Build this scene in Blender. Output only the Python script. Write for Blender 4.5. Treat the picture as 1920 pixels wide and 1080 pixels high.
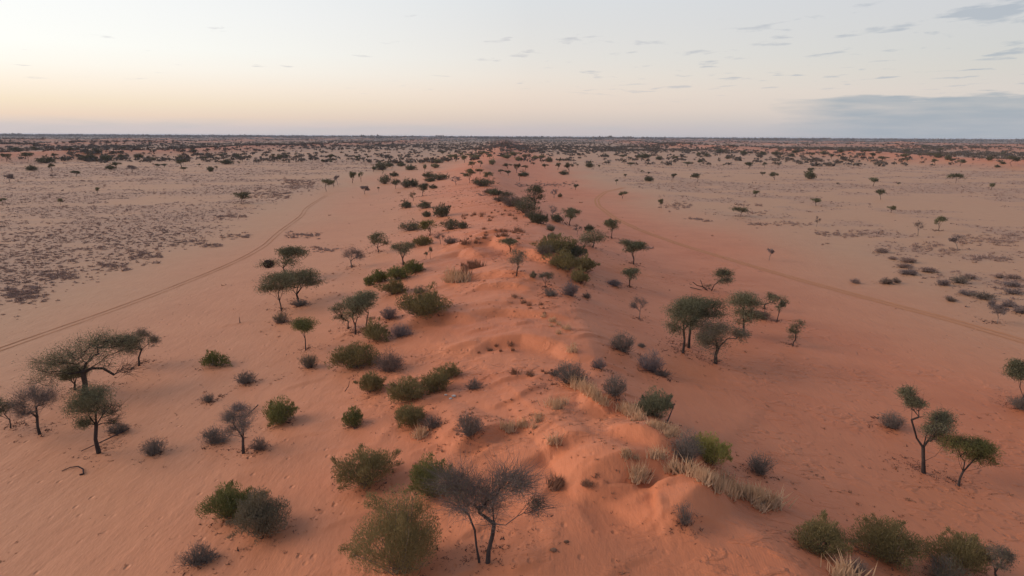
import bpy, math, random
import numpy as np
from mathutils import Matrix

for o in list(bpy.data.objects):
    bpy.data.objects.remove(o, do_unlink=True)
scene = bpy.context.scene
COL = scene.collection
R = math.radians

# ------------------------------------------------------------------ camera
PW, PH = 1920.0, 1080.0
FPX = 1297.0                    # focal length in pixels of the 1920 wide photograph
PITCH, ROLL = R(12.38), R(0.30)
CAMZ = 25.0
cam_d = bpy.data.cameras.new("camera")
cam_d.sensor_width = 36.0
cam_d.lens = 36.0 * FPX / PW
cam_d.clip_start = 0.5
cam_d.clip_end = 120000.0
cam = bpy.data.objects.new("camera", cam_d)
COL.objects.link(cam)
CM = Matrix.Rotation(math.pi / 2 - PITCH, 4, 'X') @ Matrix.Rotation(ROLL, 4, 'Z')
cam.matrix_world = Matrix.Translation((0, 0, CAMZ)) @ CM
scene.camera = cam

# ------------------------------------------------------------------ sky, sun, exposure
SUN_AZ = R(-82.0)               # from the view axis (+Y), to the left
SUN_EL = R(20.0)
world = bpy.data.worlds.new("World")
scene.world = world
world.use_nodes = True
wn, wl = world.node_tree.nodes, world.node_tree.links
wn.clear()


def nd(nodes, typ, **kw):
    n = nodes.new(typ)
    for k, v in kw.items():
        setattr(n, k, v)
    return n


def mth(nodes, links, op, a, b=None, c=None, clamp=False):
    n = nodes.new('ShaderNodeMath')
    n.operation = op
    n.use_clamp = clamp
    for i, v in enumerate((a, b, c)):
        if v is None:
            continue
        if isinstance(v, (int, float)):
            n.inputs[i].default_value = v
        else:
            links.new(v, n.inputs[i])
    return n.outputs[0]


def srgb(r, g, b):
    f = lambda c: (c / 255 / 12.92) if c / 255 <= 0.04045 else ((c / 255 + 0.055) / 1.055) ** 2.4
    return (f(r), f(g), f(b), 1.0)


def ramp(nodes, links, fac, stops, interp='EASE'):
    n = nodes.new('ShaderNodeValToRGB')
    n.color_ramp.interpolation = interp
    cr = n.color_ramp
    while len(cr.elements) < len(stops):
        cr.elements.new(0.5)
    for e, (p, c) in zip(cr.elements, stops):
        e.position = p
        e.color = c
    links.new(fac, n.inputs[0])
    return n.outputs[0]


def mixc(nodes, links, fac, a, b, blend='MIX'):
    n = nodes.new('ShaderNodeMix')
    n.data_type = 'RGBA'
    n.blend_type = blend
    for sock, v in ((n.inputs[0], fac), (n.inputs[6], a), (n.inputs[7], b)):
        if isinstance(v, (int, float)):
            sock.default_value = v
        elif isinstance(v, tuple):
            sock.default_value = v
        else:
            links.new(v, sock)
    return n.outputs[2]


def build_world():
    M = lambda op, a, b=None, c=None, clamp=False: mth(wn, wl, op, a, b, c, clamp)
    tc = nd(wn, 'ShaderNodeTexCoord')
    sep = nd(wn, 'ShaderNodeSeparateXYZ')
    wl.new(tc.outputs['Generated'], sep.inputs[0])
    x, y, z = sep.outputs
    zc = M('MAXIMUM', z, 0.0)
    el = M('ARCSINE', M('MINIMUM', zc, 1.0))
    az = M('ARCTAN2', x, y)                              # 0 = view axis, minus = left
    # cosine of the azimuth away from the glow on the horizon: smooth all the way round
    cg = M('COSINE', M('SUBTRACT', az, R(-52.0)))
    g = M('MULTIPLY_ADD', cg, 0.5, 0.5)                  # 1 towards the glow, 0 away from it
    e = M('DIVIDE', el, R(90.0))
    # colour by height above the horizon, towards the glow / abeam / away
    warm = ramp(wn, wl, M('POWER', e, 0.5), [
        (0.0, srgb(198, 192, 196)), (0.077, srgb(206, 197, 198)), (0.1214, srgb(233, 211, 193)), (0.157, srgb(242, 225, 202)), (0.192, srgb(250, 237, 221)),
        (0.227, srgb(253, 248, 239)), (0.258, srgb(253, 253, 248)), (0.309, srgb(250, 251, 250)), (0.40, srgb(240, 243, 246)), (0.62, srgb(168, 182, 203)), (1.0, srgb(104, 124, 160))], 'LINEAR')
    mid = ramp(wn, wl, M('POWER', e, 0.5), [
        (0.0, srgb(192, 184, 188)), (0.077, srgb(199, 189, 191)), (0.1214, srgb(213, 199, 191)), (0.157, srgb(226, 209, 197)), (0.192, srgb(232, 217, 205)),
        (0.227, srgb(232, 223, 214)), (0.258, srgb(228, 224, 219)), (0.309, srgb(222, 222, 222)), (0.36, srgb(217, 222, 227)), (0.62, srgb(158, 173, 197)), (1.0, srgb(102, 122, 159))], 'LINEAR')
    cool = ramp(wn, wl, M('POWER', e, 0.5), [
        (0.0, srgb(166, 174, 184)), (0.10, srgb(186, 188, 194)), (0.15, srgb(208, 202, 199)), (0.192, srgb(212, 206, 202)), (0.227, srgb(208, 206, 202)), (0.258, srgb(205, 206, 205)),
        (0.309, srgb(204, 206, 210)), (0.36, srgb(203, 206, 213)), (0.45, srgb(184, 192, 206)), (0.62, srgb(148, 163, 188)), (1.0, srgb(100, 120, 158))], 'LINEAR')
    f1 = M('MULTIPLY_ADD', M('SUBTRACT', g, 0.80), 1 / 0.185, 0.0, clamp=True)   # mid -> warm
    f2 = M('MULTIPLY_ADD', M('SUBTRACT', g, 0.51), 1 / 0.30, 0.0, clamp=True)   # cool -> mid
    colr = mixc(wn, wl, f2, cool, mid)
    colr = mixc(wn, wl, f1, colr, warm)
    # clouds: thin flakes on a layer far above, in perspective
    comb = nd(wn, 'ShaderNodeCombineXYZ')
    zz = M('ADD', zc, 0.02)
    wl.new(M('DIVIDE', x, zz), comb.inputs[0])
    wl.new(M('DIVIDE', y, zz), comb.inputs[1])
    mp = nd(wn, 'ShaderNodeMapping')
    mp.inputs['Scale'].default_value = (1.05, 0.85, 1.0)
    mp.inputs['Location'].default_value = (3.1, 1.45, 0.0)
    wl.new(comb.outputs[0], mp.inputs[0])
    n1 = nd(wn, 'ShaderNodeTexNoise')
    n1.inputs['Scale'].default_value = 1.75
    n1.inputs['Detail'].default_value = 6.0
    n1.inputs['Roughness'].default_value = 0.56
    n1.inputs['Distortion'].default_value = 0.25
    wl.new(mp.outputs[0], n1.inputs['Vector'])
    n2 = nd(wn, 'ShaderNodeTexNoise')
    n2.inputs['Scale'].default_value = 0.28
    n2.inputs['Detail'].default_value = 2.0
    wl.new(mp.outputs[0], n2.inputs['Vector'])
    # more cloud away from the glow
    thr = M('MULTIPLY_ADD', M('SUBTRACT', 1.0, g), -0.21, 0.656)
    thr = M('SUBTRACT', thr, M('MULTIPLY', M('SUBTRACT', n2.outputs[0], 0.5), 0.30))
    cl = M('MULTIPLY', M('SUBTRACT', n1.outputs[0], thr), 11.0, clamp=True)
    fade = M('MULTIPLY', M('SUBTRACT', el, R(2.2)), 1 / R(2.0), clamp=True)
    cl = M('MULTIPLY', cl, fade)
    ccol = mixc(wn, wl, f2, srgb(160, 172, 186), srgb(190, 190, 196))
    colr = mixc(wn, wl, M('MULTIPLY', cl, 0.66), colr, ccol)
    # a long bank of cloud low over the horizon on the side away from the glow
    cb = nd(wn, 'ShaderNodeCombineXYZ')
    wl.new(M('MULTIPLY', az, 5.0), cb.inputs[0])
    wl.new(M('MULTIPLY', el, 42.0), cb.inputs[1])
    n3 = nd(wn, 'ShaderNodeTexNoise')
    n3.inputs['Scale'].default_value = 1.6
    n3.inputs['Detail'].default_value = 7.0
    n3.inputs['Roughness'].default_value = 0.55
    wl.new(cb.outputs[0], n3.inputs['Vector'])
    top = M('MULTIPLY_ADD', M('SUBTRACT', n3.outputs[0], 0.5), R(2.6), R(2.95))
    azw = M('MULTIPLY', M('SUBTRACT', M('MULTIPLY_ADD', M('SUBTRACT', n3.outputs[0], 0.5), 0.25, az), R(19.5)), 1 / R(7.0), clamp=True)
    wrap = M('MULTIPLY', M('SUBTRACT', R(150.0), az), 1 / R(30.0), clamp=True)
    bank = M('MULTIPLY', M('SUBTRACT', top, el), 1 / R(0.28), clamp=True)
    bank = M('MULTIPLY', M('MULTIPLY', bank, azw), wrap)
    n4 = nd(wn, 'ShaderNodeTexNoise')
    n4.inputs['Scale'].default_value = 2.2
    n4.inputs['Detail'].default_value = 4.0
    wl.new(cb.outputs[0], n4.inputs['Vector'])
    bank = M('MULTIPLY', bank, M('MULTIPLY_ADD', n4.outputs[0], 1.3, 0.22, clamp=True))
    bcol = ramp(wn, wl, M('DIVIDE', el, R(4.0)), [(0.0, srgb(160, 171, 183)), (1.0, srgb(151, 166, 179))])
    colr = mixc(wn, wl, M('MULTIPLY', bank, 0.88), colr, bcol)
    # thin grey streaks hugging the whole horizon
    st = M('MULTIPLY', M('SUBTRACT', n3.outputs[0], 0.44), 5.0, clamp=True)
    st = M('MULTIPLY', st, M('MULTIPLY', M('SUBTRACT', R(1.25), el), 1 / R(0.5), clamp=True))
    colr = mixc(wn, wl, M('MULTIPLY', st, 0.35), colr, srgb(186, 188, 192))
    sky = nd(wn, 'ShaderNodeTexSky')
    sky.sky_type = 'NISHITA'
    sky.sun_disc = False
    sky.sun_elevation = R(3.0)
    sky.sun_rotation = SUN_AZ
    sky.air_density = 1.0
    sky.dust_density = 0.6
    b1 = nd(wn, 'ShaderNodeBackground')
    b1.inputs[1].default_value = 0.012
    wl.new(sky.outputs[0], b1.inputs[0])
    b2 = nd(wn, 'ShaderNodeBackground')
    b2.inputs[1].default_value = 1.0
    wl.new(colr, b2.inputs[0])
    add = nd(wn, 'ShaderNodeAddShader')
    wl.new(b1.outputs[0], add.inputs[0])
    wl.new(b2.outputs[0], add.inputs[1])
    out = nd(wn, 'ShaderNodeOutputWorld')
    wl.new(add.outputs[0], out.inputs['Surface'])


build_world()

sun_d = bpy.data.lights.new("sun", 'SUN')
sun_d.energy = 2.7
sun_d.angle = R(46.0)
sun_d.color = (1.0, 0.84, 0.72)
sun = bpy.data.objects.new("sun", sun_d)
COL.objects.link(sun)
# a lamp shines along its own -Z
from mathutils import Vector
to_sun = Vector((math.sin(SUN_AZ) * math.cos(SUN_EL), math.cos(SUN_AZ) * math.cos(SUN_EL), math.sin(SUN_EL)))
sun.rotation_euler = to_sun.to_track_quat('Z', 'Y').to_euler()
sun.location = (-60, 40, 60)

scene.view_settings.view_transform = 'Standard'
scene.view_settings.look = 'None'
scene.view_settings.exposure = 0.0
scene.view_settings.gamma = 1.0
scene.cycles.max_bounces = 6
scene.cycles.diffuse_bounces = 2
scene.cycles.use_denoising = True
scene.cycles.use_adaptive_sampling = True
scene.cycles.adaptive_threshold = 0.02
scene.cycles.transparent_max_bounces = 8
scene.cycles.volume_bounces = 1

# ------------------------------------------------------------------ noise and terrain
def _hash(ix, iy, seed):
    h = (ix.astype(np.int64) * 374761393 + iy.astype(np.int64) * 668265263 + seed * 982451653) & 0x7fffffff
    h = ((h ^ (h >> 13)) * 1274126177) & 0x7fffffff
    h = (h ^ (h >> 16)) & 0xffff
    return h / 65535.0


def vnoise(x, y, seed=0):
    x = np.asarray(x, float); y = np.asarray(y, float)
    ix = np.floor(x); iy = np.floor(y)
    fx = x - ix; fy = y - iy
    fx = fx * fx * (3 - 2 * fx); fy = fy * fy * (3 - 2 * fy)
    a = _hash(ix, iy, seed); b = _hash(ix + 1, iy, seed)
    c = _hash(ix, iy + 1, seed); d = _hash(ix + 1, iy + 1, seed)
    return (a * (1 - fx) + b * fx) * (1 - fy) + (c * (1 - fx) + d * fx) * fy


def fbm(x, y, octs=4, seed=0, gain=0.5):
    s = 0.0; a = 1.0; t = 0.0
    for i in range(octs):
        s = s + a * vnoise(x * 2 ** i + 17.3 * i, y * 2 ** i - 9.1 * i, seed + i)
        t += a; a *= gain
    return s / t


def sstep(a, b, v):
    t = np.clip((v - a) / (b - a), 0, 1)
    return t * t * (3 - 2 * t)


# line of the sharp crest of the dune, (y, x) in metres
CREST = np.array([(-60, 40), (0, 21), (14, 16.5), (28, 12.5), (38, 9.8), (47, 7.8), (61, 6.8), (80, 6.2), (103, 5.6), (132, 5.0), (179, 2),
                  (225, -4), (265, -9.5), (330, -14), (400, -16), (560, -17), (700, -15), (1000, -18), (1600, -10), (3000, -30), (30000, -200)], float)
_cy = np.concatenate([np.arange(-60, 420, 2.0), np.arange(420, 30001, 40.0)])
_cx = np.interp(_cy, CREST[:, 0], CREST[:, 1])
_k = np.hanning(11); _k /= _k.sum()
_cs = np.convolve(np.pad(_cx, 5, mode='edge'), _k, mode='valid')


def crest_x(y):
    wob = 0.7 * np.sin(y / 9.0 + 0.7) * sstep(45, 80, y) + 3.0 * np.sin(y / 47.0 + 1.3) * sstep(170, 300, y) + 1.2 * np.sin(y / 23.0)* sstep(60, 120, y)
    return np.interp(y, _cy, _cs) + wob


SIDE_DUNES = [(470, 7.0, 75, 1), (-430, 6.5, 70, 2), (930, 8, 90, 3), (-900, 8, 90, 4), (1500, 9, 110, 5), (-1450, 9, 110, 6)]


def side_x(x0, y, k):
    return x0 + 55 * np.sin(y / 620.0 + k * 1.9) + 22 * np.sin(y / 170.0 + k)


def dune_profile(u, y):
    rd = 0.4 + 5.5 * sstep(55, 130, y)               # sharp near by, rounded farther along
    right = np.exp(-(np.sqrt(np.maximum(u, 0) ** 2 + rd * rd) - rd) / 14.0)
    left = 1 / (1 + (np.maximum(-u, 0) / 25.0) ** 2.2)
    return np.where(u > 0, right, left)


def h_base(x, y):
    x = np.asarray(x, float); y = np.asarray(y, float)
    u = x - crest_x(y)
    H = 6.3 + 0.6 * np.sin(y / 17.0 + 1.0) * sstep(20, 60, y) + 1.6 * (fbm(y / 60.0, y * 0 + 3.3, 2, 5) - 0.5)
    z = H * dune_profile(u, y)
    # low swell of the plain
    z = z + 0.9 * (fbm(x / 90.0, y / 120.0, 2, 11) - 0.5) * sstep(20, 60, np.abs(u))
    z = z + 3.0 * (fbm(x / 500.0, y / 700.0, 2, 12) - 0.5) * sstep(150, 600, np.abs(u))
    for x0, hh, ww, k in SIDE_DUNES:
        v = (x - side_x(x0, y, k)) / ww
        amp = hh * (0.6 + 0.8 * vnoise(y / 150.0, y * 0 + k, 40 + k)) * sstep(60, 350, y)
        z = z + amp * np.exp(-v * v * 2.2)
    # uneven top of the dune
    top = np.exp(-((u + 12) / 17.0) ** 2)
    z = z + top * (0.30 * (fbm(x / 9.0 + 5, y / 13.0, 3, 21) - 0.5))
    # broken, wind-cut ledges on the top: sharp on the side away from the wind
    rg = 1 - np.abs(2 * fbm((x * 0.55 + y * 0.16) / 4.2, (y - 0.25 * x) / 5.0, 3, 31) - 1)
    near = 1 - sstep(260, 420, y)
    z = z + top * near * 0.22 * (rg ** 3 - 0.45)
    # the far dune breaks up into knolls
    far = sstep(250, 420, y) * np.exp(-((u + 6) / 26.0) ** 2)
    z = z + far * 1.3 * (fbm(x / 26.0, y / 42.0, 3, 51) - 0.45)
    return z


def cam_rays(px, py):
    px = np.asarray(px, float); py = np.asarray(py, float)
    d = np.stack([(px - PW / 2) / FPX, -(py - PH / 2) / FPX, -np.ones_like(px)], -1)
    m = np.array(CM.to_3x3())
    return d @ m.T


def hit(px, py, hfun):
    """Ground point seen at pixels of the photograph: (x, y, z) and the depth along the optical axis."""
    px = np.atleast_1d(np.asarray(px, float)); py = np.atleast_1d(np.asarray(py, float))
    d = cam_rays(px, py)
    dz = np.minimum(d[:, 2], -1e-4)
    t = (CAMZ - 13.0) / -dz                    # nothing on the ground reaches this high
    lo = t * 0.98; hi = t * 3.0; found = np.zeros(len(px), bool)
    for _ in range(110):
        p = d * t[:, None]
        b = (CAMZ + p[:, 2]) < hfun(p[:, 0], p[:, 1])
        new = b & ~found
        hi[new] = t[new]; found |= new
        lo[~found] = t[~found]
        if found.all():
            break
        t = t * 1.011
    for _ in range(9):
        mid = (lo + hi) / 2
        p = d * mid[:, None]
        b = (CAMZ + p[:, 2]) < hfun(p[:, 0], p[:, 1])
        hi = np.where(b, mid, hi); lo = np.where(b, lo, mid)
    p = d * hi[:, None]
    p[:, 2] += CAMZ
    return p, hi


# sand lips: pixel line walked with the windward side on its left, height, run of the windward slope
LIP_PX = [
    ([(1275, 893), (1245, 886), (1200, 882), (1115, 902), (1058, 914)], 1.15, 7.0),
    ([(1262, 889), (1300, 903), (1323, 925), (1316, 936), (1282, 958), (1250, 985)], 0.75, 5.0),
    ([(1262, 868), (1225, 850), (1185, 838), (1140, 826)], 0.5, 3.0),
    ([(1175, 765), (1130, 772), (1085, 772)], 0.6, 4.0),
    ([(1090, 682), (1050, 655), (980, 641), (915, 648), (865, 672)], 0.8, 7.0),
    ([(905, 606), (830, 598), (762, 612)], 0.8, 6.0),
    ([(1075, 606), (1010, 596), (950, 590), (880, 597)], 0.5, 5.0),
    ([(1002, 487), (960, 466), (926, 457), (880, 465), (830, 476)], 1.3, 10.0),
    ([(905, 483), (866, 474), (818, 486)], 0.9, 6.0),
    ([(1050, 500), (1020, 487), (985, 479)], 0.8, 6.0),
    ([(1010, 528), (930, 519), (860, 521)], 0.7, 6.0),
    ([(1000, 548), (950, 540), (890, 545)], 0.5, 5.0),
    ([(960, 437), (930, 442), (880, 452)], 0.6, 8.0),
    ([(960, 800), (900, 822), (840, 845)], 0.5, 6.0),
    ([(1110, 838), (1040, 850), (960, 880)], 0.35, 4.0),
]
LIPS = []
for pts, hh, L in LIP_PX:
    a = np.array(pts, float)
    p, _ = hit(a[:, 0], a[:, 1], h_base)
    LIPS.append((p[:, :2], hh * (1.3 if p[:, 1].mean() < 62 else 0.95), L * 1.35))


# small wind-cut ledges scattered over the top and left flank
_rm = np.random.default_rng(41)
for _ in range(90):
    yy = math.exp(_rm.uniform(math.log(27), math.log(130)))
    uu = -abs(_rm.normal()) * 13 + 2.0
    xx = float(crest_x(np.array([yy]))[0]) + uu
    ln = _rm.uniform(1.2, 3.6) * (0.7 + yy / 90.0)
    a = _rm.normal() * 0.22 + 0.5
    t = np.linspace(0.5, -0.5, 4) * ln
    P_ = np.stack([xx + t * math.cos(a) + _rm.normal(size=4) * 0.06, yy + t * math.sin(a) + 0.18 * np.cos(t / ln * 6) * ln * 0.3], -1)
    LIPS.append((P_, _rm.uniform(0.10, 0.26), _rm.uniform(0.6, 1.6)))


def lip_add(x, y, P, hh, L):
    best = np.full(x.shape, 1e9); sgn = np.ones(x.shape); tt = np.zeros(x.shape)
    seg = np.linalg.norm(np.diff(P, axis=0), axis=1)
    acc = np.concatenate([[0], np.cumsum(seg)]); tot = acc[-1]
    for i in range(len(P) - 1):
        a, b = P[i], P[i + 1]
        d = b - a
        t = np.clip(((x - a[0]) * d[0] + (y - a[1]) * d[1]) / (d @ d), 0, 1)
        qx = a[0] + t * d[0]; qy = a[1] + t * d[1]
        dist = np.hypot(x - qx, y - qy)
        cr = d[0] * (y - a[1]) - d[1] * (x - a[0])
        m = dist < best
        best = np.where(m, dist, best)
        sgn = np.where(m, np.sign(cr), sgn)
        tt = np.where(m, (acc[i] + t * seg[i]) / tot, tt)
    # pixel lines run right to left in the picture, so the far side is on their right hand
    s = -sgn * best
    taper = np.clip(np.sin(np.pi * np.clip(tt, 0.0, 1.0)), 0, 1) ** 0.6
    up = np.exp(-np.maximum(s, 0) / L)
    dn = np.clip(1 + np.minimum(s, 0) * 0.62 / hh, 0, 1)
    hol = (-0.35 if hh > 0.3 else 0.0) * np.exp(-((s + hh * 2.2) / (hh * 1.6)) ** 2)
    endc = np.where((tt <= 0.0) | (tt >= 1.0), np.exp(-best / 1.5), 1.0)
    return hh * taper * endc * (np.where(s > 0, up, dn) + hol)


def height(x, y):
    x = np.asarray(x, float); y = np.asarray(y, float)
    z = h_base(x, y)
    near = np.where(y < 330)[0]
    if len(near) == 0:
        return z
    xs, ys_, zs = x[near], y[near], z[near]
    for P, hh, L in LIPS:
        x0, y0 = P.min(0) - 5 * L; x1, y1 = P.max(0) + 5 * L
        m = (xs > x0) & (xs < x1) & (ys_ > y0) & (ys_ < y1)
        if m.any():
            zs[m] += lip_add(xs[m], ys_[m], P, hh, L)
    z[near] = zs
    return z


def scrub_field(x, y):
    """How thickly the low grey scrub grows, 0 to 1."""
    u = x - crest_x(y)
    n = fbm(x / 34.0, y / 26.0, 4, 71)
    n2 = fbm(x / 7.0, y / 6.0, 2, 75)
    big = fbm(x / 170.0 + 4, y / 120.0, 2, 79)
    left = sstep(70, 92, -u) * np.clip(sstep(0.40, 0.62, n * 0.6 + n2 * 0.25 + big * 0.25), 0, 1)
    nr = fbm(x / 17.0 + 9, y / 15.0, 3, 85)
    right = sstep(62, 88, u) * sstep(0.465, 0.62, nr * 0.60 + n2 * 0.15 + big * 0.29)
    s = np.where(u < 0, left, right)
    for x0, hh, ww, k in SIDE_DUNES:
        v = (x - side_x(x0, y, k)) / ww
        s = s * (1 - 0.85 * np.exp(-v * v * 1.6))
    return s


def red_field(x, y):
    u = x - crest_x(y)
    n = fbm(x / 40.0, y / 50.0, 3, 91) - 0.5
    r = np.where(u > 0, 1 - sstep(30, 84, u + 26 * n), 1 - 0.5 * sstep(6, 40, -u + 14 * n) - 0.5 * sstep(45, 84, -u + 24 * n))
    for x0, hh, ww, k in SIDE_DUNES:
        v = (x - side_x(x0, y, k)) / ww
        r = np.maximum(r, 0.95 * np.exp(-v * v * 1.5) * sstep(60, 300, y))
    return np.clip(r, 0, 1)


# ------------------------------------------------------------------ mesh helpers
def tag(o, label=None, cat=None, group=None, kind=None):
    if label: o['label'] = label
    if cat: o['category'] = cat
    if group: o['group'] = group
    if kind: o['kind'] = kind
    return o


def mesh_from(name, verts, faces, mat, smooth=False):
    """verts (N,3); faces (M,3) or (M,4)"""
    verts = np.asarray(verts, np.float32).reshape(-1, 3); faces = np.asarray(faces, np.int32)
    me = bpy.data.meshes.new(name)
    k = faces.shape[1]
    me.vertices.add(len(verts)); me.vertices.foreach_set('co', verts.ravel())
    me.loops.add(faces.size); me.loops.foreach_set('vertex_index', faces.ravel())
    me.polygons.add(len(faces))
    me.polygons.foreach_set('loop_start', np.arange(0, faces.size, k, dtype=np.int32))
    me.polygons.foreach_set('loop_total', np.full(len(faces), k, np.int32))
    if smooth:
        me.polygons.foreach_set('use_smooth', np.ones(len(faces), bool))
    me.update(calc_edges=True)
    if mat: me.materials.append(mat)
    return me


def link(name, data, parent=None, loc=None):
    o = bpy.data.objects.new(name, data)
    COL.objects.link(o)
    if parent is not None: o.parent = parent
    if loc is not None: o.location = loc
    return o

# ------------------------------------------------------------------ materials
def new_mat(name):
    m = bpy.data.materials.new(name)
    m.use_nodes = True
    m.node_tree.nodes.clear()
    return m, m.node_tree.nodes, m.node_tree.links


def plant_mat(name, c1, c2, rough=0.85, transl=0.0, scale=3.0):
    m, n, l = new_mat(name)
    geo = nd(n, 'ShaderNodeNewGeometry')
    oi = nd(n, 'ShaderNodeObjectInfo')
    tx = nd(n, 'ShaderNodeTexNoise')
    tx.inputs['Scale'].default_value = scale
    tx.inputs['Detail'].default_value = 2.0
    l.new(geo.outputs['Position'], tx.inputs['Vector'])
    a = mth(n, l, 'MULTIPLY_ADD', oi.outputs['Random'], 0.45, -0.22)
    b = mth(n, l, 'MULTIPLY_ADD', geo.outputs['Random Per Island'], 0.5, -0.25)
    f = mth(n, l, 'ADD', mth(n, l, 'ADD', tx.outputs[0], a), b, clamp=True)
    col = mixc(n, l, f, c1 + (1.0,), c2 + (1.0,))
    d = nd(n, 'ShaderNodeBsdfDiffuse')
    d.inputs['Roughness'].default_value = rough
    l.new(col, d.inputs[0])
    sh = d.outputs[0]
    if transl:
        t = nd(n, 'ShaderNodeBsdfTranslucent')
        l.new(col, t.inputs[0])
        mx = nd(n, 'ShaderNodeMixShader')
        mx.inputs[0].default_value = transl
        l.new(sh, mx.inputs[1]); l.new(t.outputs[0], mx.inputs[2])
        sh = mx.outputs[0]
    o = nd(n, 'ShaderNodeOutputMaterial')
    l.new(sh, o.inputs[0])
    return m


MAT = {
    'bark': plant_mat('bark', (0.045, 0.034, 0.031), (0.105, 0.080, 0.070)),
    'greybark': plant_mat('grey_bark', (0.150, 0.116, 0.100), (0.290, 0.228, 0.196)),
    'dark': plant_mat('dark_acacia_leaf', (0.145, 0.134, 0.076), (0.300, 0.268, 0.156), transl=0.15),
    'grey': plant_mat('grey_green_leaf', (0.170, 0.134, 0.086), (0.295, 0.236, 0.152), transl=0.12),
    'olive': plant_mat('olive_leaf', (0.185, 0.138, 0.060), (0.360, 0.275, 0.126), transl=0.2),
    'green': plant_mat('fresh_green_leaf', (0.120, 0.116, 0.042), (0.270, 0.242, 0.090), transl=0.2),
    'yellow': plant_mat('yellow_green_leaf', (0.270, 0.225, 0.060), (0.500, 0.420, 0.140), transl=0.2),
    'ever': plant_mat('evergreen_leaf', (0.098, 0.092, 0.060), (0.205, 0.186, 0.114), transl=0.1),
    'twig': plant_mat('grey_twig', (0.155, 0.121, 0.098), (0.290, 0.230, 0.185)),
    'browntwig': plant_mat('brown_twig', (0.150, 0.108, 0.088), (0.300, 0.215, 0.170)),
    'mauve': plant_mat('mauve_twig', (0.170, 0.126, 0.118), (0.300, 0.230, 0.210)),
    'straw': plant_mat('straw', (0.66, 0.44, 0.27), (0.90, 0.66, 0.44), transl=0.4),
    'redgrass': plant_mat('reddish_dry_grass', (0.27, 0.135, 0.08), (0.55, 0.31, 0.20), transl=0.25),
    'scrub': plant_mat('plain_scrub', (0.300, 0.195, 0.162), (0.470, 0.322, 0.262), scale=0.15),
    'far': plant_mat('far_woodland_leaf', (0.110, 0.090, 0.074), (0.215, 0.172, 0.140), scale=0.05),
    'nest': plant_mat('nest_straw', (0.03, 0.02, 0.018), (0.075, 0.05, 0.04)),
    'wood': plant_mat('dead_wood', (0.045, 0.03, 0.03), (0.10, 0.07, 0.065)),
    'stone': plant_mat('pale_stone', (0.5, 0.45, 0.4), (0.7, 0.66, 0.6)),
}


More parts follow.
